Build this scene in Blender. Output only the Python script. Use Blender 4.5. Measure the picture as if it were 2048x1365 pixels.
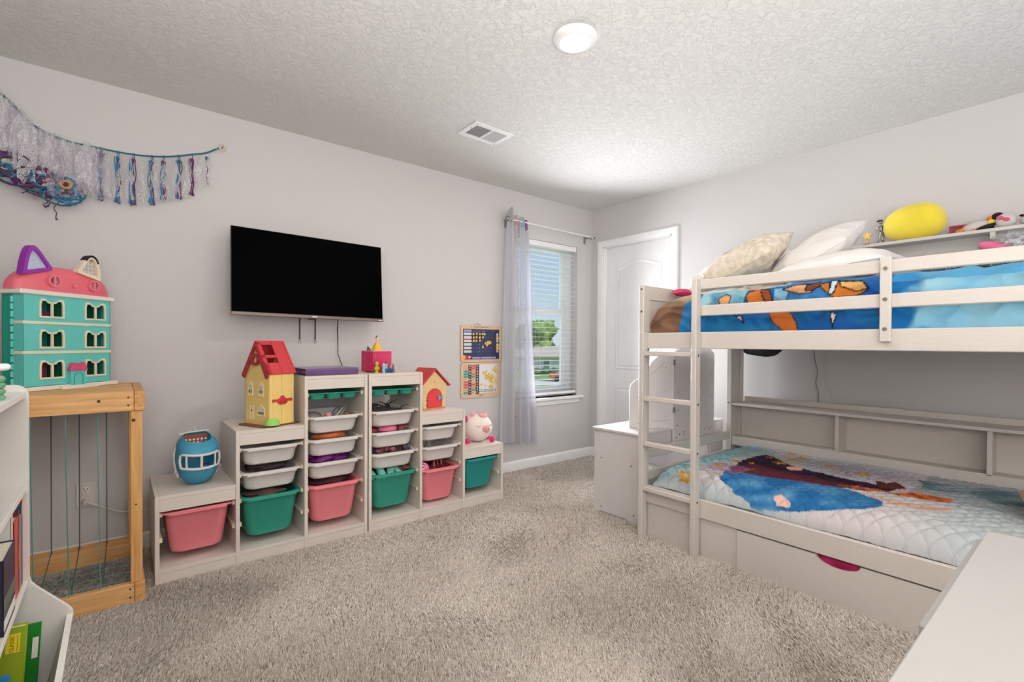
import bpy, bmesh, math, random
import numpy as np
from mathutils import Matrix, Vector, Euler, noise
random.seed(7)
for o in list(bpy.data.objects): bpy.data.objects.remove(o)
SC = bpy.context.scene
COL = SC.collection
R = math.radians
pi = math.pi

# ---------------------------------------------------------------- camera
CAM = (0.0, 0.0, 1.11)
yaw, pit, rol = 0.88787316, -0.00898836, 0.00484739
fw = Vector((math.cos(yaw)*math.cos(pit), math.sin(yaw)*math.cos(pit), math.sin(pit)))
rt = Vector((math.sin(yaw), -math.cos(yaw), 0)); up = rt.cross(fw)
rt2 = math.cos(rol)*rt + math.sin(rol)*up; up2 = -math.sin(rol)*rt + math.cos(rol)*up
cd = bpy.data.cameras.new('camera'); cam = bpy.data.objects.new('camera', cd); COL.objects.link(cam)
cam.matrix_world = Matrix(((rt2.x, up2.x, -fw.x, CAM[0]), (rt2.y, up2.y, -fw.y, CAM[1]), (rt2.z, up2.z, -fw.z, CAM[2]), (0, 0, 0, 1)))
cd.sensor_width = 36; cd.lens = 969.98/2048*36; cd.shift_y = 15.16/2048; cd.clip_start = .02; cd.clip_end = 500
SC.camera = cam

# ---------------------------------------------------------------- world, lights, exposure
w = bpy.data.worlds.new('world'); SC.world = w; w.use_nodes = True
nt = w.node_tree; nt.nodes.clear()
def wn(t, **k):
    n = nt.nodes.new(t)
    for a, b in k.items(): setattr(n, a, b)
    return n
tc = wn('ShaderNodeTexCoord'); sx = wn('ShaderNodeSeparateXYZ'); rp = wn('ShaderNodeValToRGB'); bg = wn('ShaderNodeBackground'); wo = wn('ShaderNodeOutputWorld')
nt.links.new(tc.outputs['Generated'], sx.inputs[0]); nt.links.new(sx.outputs['Z'], rp.inputs[0])
nt.links.new(rp.outputs[0], bg.inputs[0]); nt.links.new(bg.outputs[0], wo.inputs[0])
e = rp.color_ramp.elements
e[0].position = 0.0; e[0].color = (.86, .92, 1, 1)
e[1].position = .35; e[1].color = (.42, .62, 1, 1)
x_ = rp.color_ramp.elements.new(.12); x_.color = (.60, .77, 1, 1)
bg.inputs[1].default_value = .62
def light(name, kind, loc, energy, color=(1, 1, 1), rot=(0, 0, 0), **k):
    l = bpy.data.lights.new(name, kind); l.energy = energy; l.color = color
    for a, b in k.items(): setattr(l, a, b)
    o = bpy.data.objects.new(name, l); COL.objects.link(o); o.location = loc; o.rotation_euler = rot
    return o
light('sun', 'SUN', (0, 0, 20), 2.6, (1, .96, .88), (R(44), 0, R(20)), angle=R(.6))
light('ceiling_lamp_light', 'AREA', (1.54, 1.47, 2.410), 7.5, (1, .90, .79), (0, 0, 0), shape='DISK', size=.118)
light('window_daylight', 'AREA', (3.05, 3.52, 1.34), 2.5, (.86, .93, 1), (R(-90), 0, 0), shape='RECTANGLE', size=.88, size_y=1.42)
light('added_window_fill', 'AREA', (3.18, 3.19, 1.26), 28, (.92, .96, 1), (R(-90), 0, R(-20)), shape='RECTANGLE', size=.46, size_y=1.26, spread=R(135))  # added soft fill in front of the blinds, brightens the window end
light('added_bounce_fill', 'AREA', (-.05, -.55, 1.05), 76, (1, .985, .965), (R(180), 0, 0), shape='RECTANGLE', size=1.0, size_y=1.0)  # added unseen fill behind the camera, aimed up to lift the ceiling
light('added_rear_fill', 'AREA', (1.5, -1.2, 1.5), 14, (1, .97, .95), (R(90), 0, 0), shape='RECTANGLE', size=2.6, size_y=1.7)  # added unseen fill by the rear wall, evens out the room brightness
SC.view_settings.view_transform = 'Standard'; SC.view_settings.look = 'None'
SC.view_settings.exposure = 0.43; SC.view_settings.gamma = 1; SC.view_settings.use_curve_mapping = False

# ---------------------------------------------------------------- materials
def lin(c):
    return tuple(((v/255)/12.92 if v/255 <= .04045 else ((v/255+.055)/1.055)**2.4) for v in c)
MATS = {}
def mat(name, rgb, rough=.5, bump=0, bscale=60, var=.0, vscale=8, metal=0, emis=0, trans=0, alpha=1, sheen=0, spec=.5, stretch=None, rgb2=None, sss=0, detail=3):
    if name in MATS: return MATS[name]
    m = bpy.data.materials.new(name); m.use_nodes = True; n = m.node_tree; p = n.nodes['Principled BSDF']
    c = lin(rgb); p.inputs['Base Color'].default_value = (*c, 1); p.inputs['Roughness'].default_value = rough
    p.inputs['Metallic'].default_value = metal; p.inputs['Specular IOR Level'].default_value = spec
    if alpha < 1: p.inputs['Alpha'].default_value = alpha
    if trans: p.inputs['Transmission Weight'].default_value = trans
    if sheen: p.inputs['Sheen Weight'].default_value = sheen
    if emis: p.inputs['Emission Color'].default_value = (*c, 1); p.inputs['Emission Strength'].default_value = emis
    t = n.nodes.new('ShaderNodeTexCoord'); src = t.outputs['Object']
    if stretch:
        mp = n.nodes.new('ShaderNodeMapping'); mp.inputs['Scale'].default_value = stretch; n.links.new(src, mp.inputs[0]); src = mp.outputs[0]
    # every material carries a small procedural variation
    nz = n.nodes.new('ShaderNodeTexNoise'); nz.inputs['Scale'].default_value = vscale; nz.inputs['Detail'].default_value = detail; n.links.new(src, nz.inputs['Vector'])
    mr = n.nodes.new('ShaderNodeMapRange'); mr.inputs[1].default_value = .3; mr.inputs[2].default_value = .7
    n.links.new(nz.outputs[0], mr.inputs[0])
    mx = n.nodes.new('ShaderNodeMix'); mx.data_type = 'RGBA'; n.links.new(mr.outputs[0], mx.inputs[0])
    v = var or .015
    c2 = lin(rgb2) if rgb2 else tuple(max(0, q*(1-v*2)) for q in c)
    c1 = c if rgb2 else tuple(min(1, q*(1+v)) for q in c)
    mx.inputs[6].default_value = (*c1, 1); mx.inputs[7].default_value = (*c2, 1)
    n.links.new(mx.outputs[2], p.inputs['Base Color'])
    if bump:
        nb = n.nodes.new('ShaderNodeTexNoise'); nb.inputs['Scale'].default_value = bscale; nb.inputs['Detail'].default_value = 4; n.links.new(src, nb.inputs['Vector'])
        bp = n.nodes.new('ShaderNodeBump'); bp.inputs['Strength'].default_value = min(1, bump); bp.inputs['Distance'].default_value = .004; n.links.new(nb.outputs[0], bp.inputs['Height'])
        n.links.new(bp.outputs[0], p.inputs['Normal'])
    MATS[name] = m
    return m
def mat_attr(name, rough=.8, sheen=0, bump=.2, bscale=300, rgbfallback=None):
    m = bpy.data.materials.new(name); m.use_nodes = True; n = m.node_tree; p = n.nodes['Principled BSDF']
    a = n.nodes.new('ShaderNodeVertexColor'); a.layer_name = 'Col'
    t = n.nodes.new('ShaderNodeTexCoord'); nb = n.nodes.new('ShaderNodeTexNoise'); nb.inputs['Scale'].default_value = bscale
    n.links.new(t.outputs['Object'], nb.inputs['Vector'])
    bp = n.nodes.new('ShaderNodeBump'); bp.inputs['Strength'].default_value = bump; bp.inputs['Distance'].default_value = .002
    n.links.new(nb.outputs[0], bp.inputs['Height']); n.links.new(bp.outputs[0], p.inputs['Normal'])
    n.links.new(a.outputs[0], p.inputs['Base Color']); p.inputs['Roughness'].default_value = rough; p.inputs['Sheen Weight'].default_value = sheen
    p.inputs['Specular IOR Level'].default_value = .2
    return m
def mat_sheer(name, rgb, a0=.5, a1=.95, scale=400, vor=False, stretch=None):
    m = bpy.data.materials.new(name); m.use_nodes = True; n = m.node_tree; n.nodes.clear()
    out = n.nodes.new('ShaderNodeOutputMaterial'); d = n.nodes.new('ShaderNodeBsdfDiffuse'); tl = n.nodes.new('ShaderNodeBsdfTranslucent'); tr = n.nodes.new('ShaderNodeBsdfTransparent')
    m1 = n.nodes.new('ShaderNodeMixShader'); m2 = n.nodes.new('ShaderNodeMixShader')
    c = (*lin(rgb), 1); d.inputs[0].default_value = c; tl.inputs[0].default_value = c
    m1.inputs[0].default_value = .4; n.links.new(d.outputs[0], m1.inputs[1]); n.links.new(tl.outputs[0], m1.inputs[2])
    t = n.nodes.new('ShaderNodeTexCoord'); s = t.outputs['Object']
    if stretch:
        mp = n.nodes.new('ShaderNodeMapping'); mp.inputs['Scale'].default_value = stretch; n.links.new(s, mp.inputs[0]); s = mp.outputs[0]
    nz = n.nodes.new('ShaderNodeTexVoronoi' if vor else 'ShaderNodeTexNoise'); nz.inputs['Scale'].default_value = scale; n.links.new(s, nz.inputs['Vector'])
    if vor: nz.feature = 'DISTANCE_TO_EDGE'
    mr = n.nodes.new('ShaderNodeMapRange'); n.links.new(nz.outputs[0], mr.inputs[0])
    mr.inputs[1].default_value = .05 if vor else .35; mr.inputs[2].default_value = .18 if vor else .65
    mr.inputs[3].default_value = a1 if vor else a0; mr.inputs[4].default_value = a0 if vor else a1
    n.links.new(mr.outputs[0], m2.inputs[0]); n.links.new(tr.outputs[0], m2.inputs[1]); n.links.new(m1.outputs[0], m2.inputs[2]); n.links.new(m2.outputs[0], out.inputs[0])
    return m
def mat_plaster(name, rgb, scale, dist, kind):
    m = bpy.data.materials.new(name); m.use_nodes = True; n = m.node_tree; p = n.nodes['Principled BSDF']
    p.inputs['Base Color'].default_value = (*lin(rgb), 1); p.inputs['Roughness'].default_value = .75; p.inputs['Specular IOR Level'].default_value = .25
    t = n.nodes.new('ShaderNodeTexCoord'); nz = n.nodes.new('ShaderNodeTexNoise'); nz.inputs['Scale'].default_value = scale; nz.inputs['Detail'].default_value = 5; nz.inputs['Roughness'].default_value = .6
    n.links.new(t.outputs['Object'], nz.inputs['Vector']); h = nz.outputs[0]
    if kind == 'knockdown':
        nz.inputs['Distortion'].default_value = 1.2
        mr = n.nodes.new('ShaderNodeMapRange'); mr.inputs[1].default_value = .47; mr.inputs[2].default_value = .58; n.links.new(h, mr.inputs[0]); h = mr.outputs[0]
    bp = n.nodes.new('ShaderNodeBump'); bp.inputs['Strength'].default_value = 1; bp.inputs['Distance'].default_value = dist
    n.links.new(h, bp.inputs['Height']); n.links.new(bp.outputs[0], p.inputs['Normal'])
    return m
M_WALL = mat_plaster('wall_paint', (209, 206, 205), 70, .0016, 'peel')
M_CEIL = mat_plaster('ceiling_texture', (222, 220, 217), 34, .0018, 'knockdown')
M_TRIM = mat('trim_white', (240, 240, 240), .35)
M_WHITE = mat('painted_white', (222, 217, 211), .38, bump=.06, bscale=25, var=.01, stretch=(1, 1, 6))
M_BED = mat('bed_white', (208, 201, 193), .4, bump=.15, bscale=40, var=.015, vscale=20, stretch=(6, 1, 6))
M_GREYW = mat('vanity_white', (216, 210, 210), .45, var=.012)
M_TROF = mat('storage_white', (224, 214, 204), .42, bump=.05, var=.02)
M_BINW = mat('bin_white', (226, 220, 216), .35, spec=.5, var=.02, vscale=3)
M_PINK = mat('bin_pink', (244, 138, 148), .38, var=.02)
M_TEAL = mat('bin_green', (52, 156, 134), .38, var=.02)
M_TEAL2 = mat('bin_teal', (32, 150, 146), .38, var=.02)
M_SLOT = mat('runner_ivory', (228, 212, 186), .5)
M_HOLE = mat('slot_dark', (70, 60, 55), .8)
M_BLACK = mat('black_plastic', (16, 16, 18), .35)
M_SCREEN = mat('screen_black', (1, 1, 1), .5, spec=.02)
M_CHIN = mat('tv_chin_grey', (122, 108, 100), .35, metal=.4)
M_METAL = mat('metal_grey', (150, 148, 146), .3, metal=.9)
M_CORDW = mat('cord_white', (220, 214, 208), .5)
M_WOODX = mat('pine_x', (240, 192, 132), .55, bump=.1, bscale=40, vscale=5, stretch=(1, 14, 14), rgb2=(212, 154, 92), detail=5)
M_WOODZ = mat('pine_z', (236, 182, 116), .55, bump=.1, bscale=40, vscale=5, stretch=(14, 14, 1), rgb2=(206, 146, 82), detail=5)
M_WOODY = mat('pine_y', (232, 178, 116), .55, bump=.1, bscale=40, vscale=5, stretch=(14, 1, 14), rgb2=(200, 142, 80), detail=5)

# ---------------------------------------------------------------- mesh builder
class B:
    def __init__(s): s.bm = bmesh.new(); s.mats = []; s.mi = 0
    def use(s, m):
        if m not in s.mats: s.mats.append(m)
        s.mi = s.mats.index(m); return s
    def _f(s, vs):
        try:
            f = s.bm.faces.new(vs); f.material_index = s.mi; return f
        except ValueError: return None
    def box(s, x0, x1, y0, y1, z0, z1, bev=0, M=None, seg=1):
        vs = [s.bm.verts.new((x, y, z)) for x in (x0, x1) for y in (y0, y1) for z in (z0, z1)]
        fs = [s._f([vs[i] for i in q]) for q in ((0, 1, 3, 2), (4, 6, 7, 5), (0, 4, 5, 1), (2, 3, 7, 6), (0, 2, 6, 4), (1, 5, 7, 3))]
        s._fin(vs, fs, bev, M, seg); return s
    def _fin(s, vs, fs, bev, M, seg=1):
        allv = list(vs)
        if bev > 0:
            es = list({e for f in fs for e in f.edges})
            r = bmesh.ops.bevel(s.bm, geom=es, offset=bev, segments=seg, affect='EDGES', profile=.5, clamp_overlap=True)
            allv = list({v for f in r['faces'] for v in f.verts} | {v for v in vs if v.is_valid})
            for f in r['faces']: f.material_index = s.mi
        if M is not None: bmesh.ops.transform(s.bm, matrix=M, verts=[v for v in allv if v.is_valid])
    def cb(s, c, sz, bev=0, M=None, seg=1):
        return s.box(c[0]-sz[0]/2, c[0]+sz[0]/2, c[1]-sz[1]/2, c[1]+sz[1]/2, c[2]-sz[2]/2, c[2]+sz[2]/2, bev, M, seg)
    def rings(s, rs, cap0=True, cap1=True, closed=True, loop=False, M=None):
        V = [[s.bm.verts.new(M @ Vector(p) if M is not None else p) for p in r] for r in rs]
        n = len(V[0]); k = len(V)
        for i in range(k if loop else k-1):
            a, b = V[i], V[(i+1) % k]
            for j in range(n if closed else n-1):
                s._f([a[j], a[(j+1) % n], b[(j+1) % n], b[j]])
        if cap0 and not loop: s._f(V[0][::-1])
        if cap1 and not loop: s._f(V[-1])
        return s
    def cyl(s, p0, p1, r0, r1=None, seg=16, M=None):
        p0 = Vector(p0); p1 = Vector(p1); r1 = r0 if r1 is None else r1
        q = (p1-p0).to_track_quat('Z', 'Y')
        rs = [[p + q @ Vector((r*math.cos(2*pi*i/seg), r*math.sin(2*pi*i/seg), 0)) for i in range(seg)] for p, r in ((p0, r0), (p1, r1))]
        s.rings(rs, M=M); return s
    def tube(s, pts, r, seg=6, M=None, rad=None):
        pts = [Vector(p) for p in pts]; rs = []
        prev = None
        for i, p in enumerate(pts):
            d = (pts[min(i+1, len(pts)-1)]-pts[max(i-1, 0)])
            if d.length < 1e-9: d = Vector((0, 0, 1))
            q = d.to_track_quat('Z', 'Y')
            if prev is not None:
                pz = prev @ Vector((1, 0, 0)); dn = d.normalized(); pz = (pz - dn*pz.dot(dn))
                if pz.length > 1e-6:
                    pz.normalize(); py = dn.cross(pz); q = Matrix((pz, py, dn)).transposed().to_quaternion()
            prev = q; rr = rad[i] if rad else r
            rs.append([p + q @ Vector((rr*math.cos(2*pi*j/seg), rr*math.sin(2*pi*j/seg), 0)) for j in range(seg)])
        s.rings(rs, M=M); return s
    def lathe(s, prof, c=(0, 0, 0), seg=28, M=None, sx=1, sy=1):
        rs = [[(c[0]+r*sx*math.cos(2*pi*i/seg), c[1]+r*sy*math.sin(2*pi*i/seg), c[2]+z) for i in range(seg)] for r, z in prof]
        s.rings(rs, M=M); return s
    def ell(s, c, r, seg=20, M=None, p=1.0, fn=None):
        rs = []; h = max(6, seg//2)
        def sp(v): return math.copysign(abs(v)**p, v)
        for i in range(1, h):
            t = -pi/2+pi*i/h
            ring = []
            for j in range(seg):
                a = 2*pi*j/seg
                q = Vector((sp(math.cos(t))*sp(math.cos(a)), sp(math.cos(t))*sp(math.sin(a)), sp(math.sin(t))))
                if fn: q = fn(q)
                ring.append((c[0]+r[0]*q.x, c[1]+r[1]*q.y, c[2]+r[2]*q.z))
            rs.append(ring)
        s.rings(rs, M=M); return s
    def prism(s, poly, d0, d1, axis='y', bev=0, M=None):
        f = {'y': lambda a, b, d: (a, d, b), 'x': lambda a, b, d: (d, a, b), 'z': lambda a, b, d: (a, b, d)}[axis]
        v0 = [s.bm.verts.new(f(a, b, d0)) for a, b in poly]; v1 = [s.bm.verts.new(f(a, b, d1)) for a, b in poly]
        n = len(poly)
        fs = [s._f(v0), s._f(v1[::-1])]+[s._f([v0[j], v1[j], v1[(j+1) % n], v0[(j+1) % n]]) for j in range(n)]
        s._fin(v0+v1, [q for q in fs if q], bev, M); return s
    def ring_frame(s, outer, inner, d0, d1, axis='y', M=None):
        f = {'y': lambda a, b, d: (a, d, b), 'x': lambda a, b, d: (d, a, b), 'z': lambda a, b, d: (a, b, d)}[axis]
        rs = [[f(a, b, d0) for a, b in outer], [f(a, b, d0) for a, b in inner], [f(a, b, d1) for a, b in inner], [f(a, b, d1) for a, b in outer]]
        s.rings(rs, loop=True, M=M); return s
    def holes(s, u0, u1, v0, v1, hs, d0, d1, axis='y', M=None):
        us = sorted({u0, u1, *[h[0] for h in hs], *[h[1] for h in hs]}); vs = sorted({v0, v1, *[h[2] for h in hs], *[h[3] for h in hs]})
        for i in range(len(us)-1):
            j = 0
            while j < len(vs)-1:
                cu = (us[i]+us[i+1])/2
                def solid(j):
                    cv = (vs[j]+vs[j+1])/2
                    return not any(h[0] < cu < h[1] and h[2] < cv < h[3] for h in hs)
                if not solid(j): j += 1; continue
                k = j
                while k < len(vs)-1 and solid(k): k += 1
                a = (us[i], us[i+1], d0, d1, vs[j], vs[k])
                if axis == 'y': s.box(a[0], a[1], a[2], a[3], a[4], a[5], M=M)
                elif axis == 'x': s.box(a[2], a[3], a[0], a[1], a[4], a[5], M=M)
                else: s.box(a[0], a[1], a[4], a[5], a[2], a[3], M=M)
                j = k
        return s
    def grid(s, fn, nu, nv, M=None):
        V = [[s.bm.verts.new(fn(i/nu, j/nv)) for j in range(nv+1)] for i in range(nu+1)]
        for i in range(nu):
            for j in range(nv): s._f([V[i][j], V[i+1][j], V[i+1][j+1], V[i][j+1]])
        if M is not None: bmesh.ops.transform(s.bm, matrix=M, verts=[v for r in V for v in r])
        return s
def obj(name, b, m=None, parent=None, world=True, smooth=35, colfn=None, recalc=True):
    bm = b.bm
    if recalc: bmesh.ops.recalc_face_normals(bm, faces=bm.faces)
    me = bpy.data.meshes.new(name)
    if world and parent is not None:
        bm.transform(wm(parent).inverted())
    if smooth:
        for f in bm.faces: f.smooth = True
    bm.to_mesh(me); bm.free()
    if smooth: me.set_sharp_from_angle(angle=R(smooth))
    for q in (b.mats or ([m] if m else [])): me.materials.append(q)
    if colfn:
        ca = me.color_attributes.new('Col', 'FLOAT_COLOR', 'POINT')
        for i, v in enumerate(me.vertices):
            c = colfn(v.co); ca.data[i].color = (*lin(c), 1)
    o = bpy.data.objects.new(name, me); COL.objects.link(o)
    if parent is not None: o.parent = parent
    return o
WM = {}
def wm(o):
    M = Matrix.LocRotScale(o.location, o.rotation_euler, o.scale)
    return wm(o.parent) @ M if o.parent else M
def thing(name, label, cat, loc=(0, 0, 0), rot=(0, 0, 0), group=None):
    o = bpy.data.objects.new(name, None); COL.objects.link(o); o.location = loc
    o.rotation_euler = rot if isinstance(rot, tuple) else (0, 0, rot)
    o['label'] = label; o['category'] = cat; o.empty_display_size = .1
    if group: o['group'] = group
    return o
def tag(o, label, cat, group=None, kind=None):
    if label: o['label'] = label
    if cat: o['category'] = cat
    if group: o['group'] = group
    if kind: o['kind'] = kind
    return o
def struct(name, b, m, parent=None, label=None, **k):
    o = obj(name, b, m, parent, **k)
    if parent is None: o['kind'] = 'structure'; o['category'] = name.split('_')[0]; o['label'] = label or name
    return o
def text_mesh(b, s, size, M, depth=.0005, width=None):
    cu = bpy.data.curves.new('t', 'FONT'); cu.body = s; cu.size = size; cu.align_x = 'CENTER'; cu.align_y = 'CENTER'; cu.extrude = depth; cu.resolution_u = 2
    t = bpy.data.objects.new('t', cu); COL.objects.link(t); bpy.context.view_layer.update()
    me = bpy.data.meshes.new_from_object(t)
    n0 = len(b.bm.verts); f0 = len(b.bm.faces); b.bm.from_mesh(me); b.bm.verts.ensure_lookup_table(); b.bm.faces.ensure_lookup_table()
    vs = b.bm.verts[n0:]
    if width:
        xs = [v.co.x for v in vs]; k = width/(max(xs)-min(xs)); M = M @ Matrix.Diagonal((k, 1, 1, 1))
    bmesh.ops.transform(b.bm, matrix=M, verts=vs)
    for f in b.bm.faces[f0:]: f.material_index = b.mi
    bpy.data.objects.remove(t); bpy.data.meshes.remove(me); bpy.data.curves.remove(cu)
def circ(cx, cy, r, n=24, ry=None, a0=0, a1=2*pi):
    return [(cx+r*math.cos(a0+(a1-a0)*i/n), cy+(ry or r)*math.sin(a0+(a1-a0)*i/n)) for i in range(n)]
def rrect(x0, x1, y0, y1, r, n=5):
    P = []
    for cx, cy, a in ((x1-r, y1-r, 0), (x0+r, y1-r, 90), (x0+r, y0+r, 180), (x1-r, y0+r, 270)):
        for i in range(n+1):
            t = R(a+90*i/n); P.append((cx+r*math.cos(t), cy+r*math.sin(t)))
    return P
def star(cx, cy, r, ri=None, n=5, rot=0):
    ri = ri or r*.45
    return [(cx+(r if i % 2 == 0 else ri)*math.sin(rot+pi*i/n), cy+(r if i % 2 == 0 else ri)*math.cos(rot+pi*i/n)) for i in range(2*n)]
def inpoly(x, y, P):
    c = False; n = len(P); j = n-1
    for i in range(n):
        if (P[i][1] > y) != (P[j][1] > y) and x < (P[j][0]-P[i][0])*(y-P[i][1])/(P[j][1]-P[i][1])+P[i][0]: c = not c
        j = i
    return c
def nz(x, y, z=0, s=1): return noise.noise(Vector((x*s, y*s, z*s)))

WA, WB, CH = 3.265, 3.675, 2.44       # wall with the television, wall with the door, ceiling height
XL, YR = -.62, -1.3

# ================================================================ THE ROOM
b = B().box(XL-.1, WB+.15, YR, WA+.14, -.12, 0); struct('floor', b, mat('carpet_backing', (150, 137, 124), .95, bump=.5, bscale=150, rgb2=(130, 118, 106)), label='floor under the beige carpet')
b = B().box(XL-.1, WB+.15, YR, WA+.14, CH, CH+.1); struct('ceiling', b, M_CEIL, label='off-white knockdown textured ceiling')
WX0, WX1, WZ0, WZ1 = 2.68, 3.47, .62, 2.055
b = B().holes(XL-.1, WB+.15, 0, CH, [(WX0, WX1, WZ0, WZ1)], WA, WA+.14, 'y'); struct('wall_left', b, M_WALL, label='off-white wall carrying the television and the window')
DY0, DY1, DZ = 2.36, 3.12, 2.06
b = B().holes(YR, WA, 0, CH, [(DY0, DY1, -.01, DZ)], WB, WB+.12, 'x'); struct('wall_back', b, M_WALL, label='off-white wall behind the bunk bed')
b = B().box(XL-.1, XL, YR, WA, 0, CH); struct('wall_near', b, M_WALL, label='off-white wall behind the white bookcase')
b = B().box(XL-.1, WB+.15, YR-.1, YR, 0, CH); struct('wall_rear', b, M_WALL, label='off-white wall behind the viewpoint')
def baseboard(name, pts0, pts1, ax, lab):
    b = B()
    prof = [(0, 0), (.014, 0), (.014, .07), (.010, .082), (.004, .09), (0, .09)]
    if ax == 'x': b.rings([[(x, WA-a, z) for a, z in prof] for x in (pts0, pts1)])
    else: b.rings([[(WB-a, y, z) for a, z in prof] for y in (pts0, pts1)])
    struct(name, b, M_TRIM, label=lab, smooth=50)
baseboard('baseboard_left', XL, WB, 'x', 'white baseboard below the television wall')
baseboard('baseboard_back', YR, 2.30, 'y', 'white baseboard behind the bunk bed')
baseboard('baseboard_corner', 3.185, WA, 'y', 'short white baseboard between the door casing and the corner')

# ---- carpet pile
def carpet():
    rng = np.random.default_rng(3)
    f = np.array(fw); r_ = np.array(rt2)
    def scatter(n, dmin, dmax):
        x = rng.uniform(XL, WB, n); y = rng.uniform(.05, WA-.02, n)
        d = x*f[0]+y*f[1]; u = (x*r_[0]+y*r_[1])/np.maximum(d, .05)
        k = (d > dmin) & (d < dmax) & (np.abs(u) < 1.25) & (d > .8)
        k &= ~((x > 2.4) & (y < 1.66)) 
        return x[k], y[k]
    A = (WB-XL)*(WA-.05)
    P = []
    for (d0, d1, dens, wd, ln) in ((.8, 1.9, 84000, .0034, .0135), (1.9, 2.6, 58000, .0042, .0135), (2.6, 3.5, 36000, .0054, .0135), (3.5, 6, 22000, .0070, .0135)):
        x, y = scatter(int(A*dens), d0, d1); P.append((x, y, np.full(len(x), wd), np.full(len(x), ln)))
    x = np.concatenate([p[0] for p in P]); y = np.concatenate([p[1] for p in P]); wd = np.concatenate([p[2] for p in P]); ln = np.concatenate([p[3] for p in P])
    n = len(x)
    # pile direction drifts slowly over the floor, the way feet and the vacuum leave it
    def low(x, y, s, ph): return np.sin(x*s+ph+1.7*np.sin(y*s*.8+ph*2))*np.cos(y*s*1.1-ph+1.3*np.sin(x*s*.7))
    ang = 1.2*low(x, y, 3.1, .4)+.9*low(x, y, 7.3, 2.1)+rng.normal(0, .75, n)+.6
    lean = .62+.50*low(x, y, 3.7, 1.3)+rng.normal(0, .22, n); lean = np.clip(lean, 0, 1.25)
    ln = ln*rng.uniform(.7, 1.25, n)
    dx, dy = np.cos(ang)*np.sin(lean)*ln, np.sin(ang)*np.sin(lean)*ln; dz = np.cos(lean)*ln
    a2 = rng.uniform(0, 2*pi, n); wx, wy = np.cos(a2)*wd/2, np.sin(a2)*wd/2
    co = np.empty((n, 5, 3), np.float32)
    co[:, 0] = np.stack([x-wx, y-wy, np.zeros(n)], 1); co[:, 1] = np.stack([x+wx, y+wy, np.zeros(n)], 1)
    co[:, 2] = np.stack([x+wx+dx*.45, y+wy+dy*.45, dz*.6], 1); co[:, 3] = np.stack([x-wx+dx*.45, y-wy+dy*.45, dz*.6], 1)
    co[:, 4] = np.stack([x+dx*1.15, y+dy*1.15, dz], 1)
    me = bpy.data.meshes.new('carpet_pile')
    me.vertices.add(n*5); me.vertices.foreach_set('co', co.ravel())
    base = (np.arange(n)*5)[:, None]
    loops = np.concatenate([base+np.array([0, 1, 2, 3]), base+np.array([3, 2, 4])], 1).astype(np.int32)
    me.loops.add(n*7); me.loops.foreach_set('vertex_index', loops.ravel())
    st = np.concatenate([(np.arange(n)*7)[:, None], (np.arange(n)*7+4)[:, None]], 1).astype(np.int32).ravel()
    me.polygons.add(n*2); me.polygons.foreach_set('loop_start', st)
    me.polygons.foreach_set('use_smooth', np.ones(n*2, bool))
    me.update(calc_edges=True)
    g = np.clip(rng.normal(.5, .22, n), 0, 1)
    ca = me.color_attributes.new('Col', 'FLOAT_COLOR', 'POINT')
    c0 = np.array(lin((176, 166, 155))); c1 = np.array(lin((234, 225, 214)))
    cc = np.ones((n, 5, 4), np.float32); cc[:, :, :3] = (c0+(c1-c0)*g[:, None])[:, None, :]
    ca.data.foreach_set('color', cc.ravel())
    me.materials.append(mat_attr('carpet_fibre', .95, bump=0))
    o = bpy.data.objects.new('carpet_pile', me); COL.objects.link(o)
    tag(o, 'thick beige shag carpet pile covering the floor', 'carpet', kind='stuff')
carpet()

# ---- window, blinds, curtain
wf = B()
M_VINYL = mat('vinyl_white', (236, 238, 238), .4)
gy = WA+.085
fr = .045
wf.holes(WX0, WX1, WZ0, WZ1, [(WX0+fr, WX1-fr-.03, WZ0+fr, WZ1-fr)], gy, gy+.055, 'y')
win = struct('window_1', wf, M_VINYL, label='white vinyl window beside the grey sheer curtain')
zs = 1.425
s1 = B().holes(WX0+fr, WX1-fr-.03, zs-.02, WZ1-fr, [(WX0+fr+.03, WX1-fr-.07, zs+.02, WZ1-fr-.03)], gy+.03, gy+.05, 'y'); obj('upper_sash', s1, M_VINYL, win)
s2 = B().holes(WX0+fr, WX1-fr-.03, WZ0+fr, zs+.02, [(WX0+fr+.04, WX1-fr-.08, WZ0+fr+.05, zs-.03)], gy+.004, gy+.03, 'y')
s2.box(2.98, 3.06, gy-.006, gy+.006, zs+.018, zs+.03, .003); obj('lower_sash', s2, M_VINYL, win)
gm = bpy.data.materials.new('window_glass'); gm.use_nodes = True; gn = gm.node_tree; gn.nodes.clear()
go = gn.nodes.new('ShaderNodeOutputMaterial'); gt = gn.nodes.new('ShaderNodeBsdfTransparent'); gg = gn.nodes.new('ShaderNodeBsdfGlossy'); gx = gn.nodes.new('ShaderNodeMixShader')
gt.inputs[0].default_value = (.94, .97, .97, 1); gg.inputs['Roughness'].default_value = .02; gx.inputs[0].default_value = .04
gn.links.new(gt.outputs[0], gx.inputs[1]); gn.links.new(gg.outputs[0], gx.inputs[2]); gn.links.new(gx.outputs[0], go.inputs[0])
pg = B().box(WX0+.06, WX1-.1, gy+.038, gy+.042, zs, WZ1-.06); obj('glass_pane', pg, gm, win)
pg = B().box(WX0+.06, WX1-.1, gy+.014, gy+.018, WZ0+.08, zs); obj('glass_pane', pg, gm, win)
b = B().box(WX0-.06, WX1+.06, WA-.045, WA+.085, WZ0-.025, WZ0, .004); b.box(WX0-.03, WX1+.03, WA-.014, WA, WZ0-.07, WZ0-.025, .003)
struct('trim_1', b, M_TRIM, label='white window sill and apron under the blinds')
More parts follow.
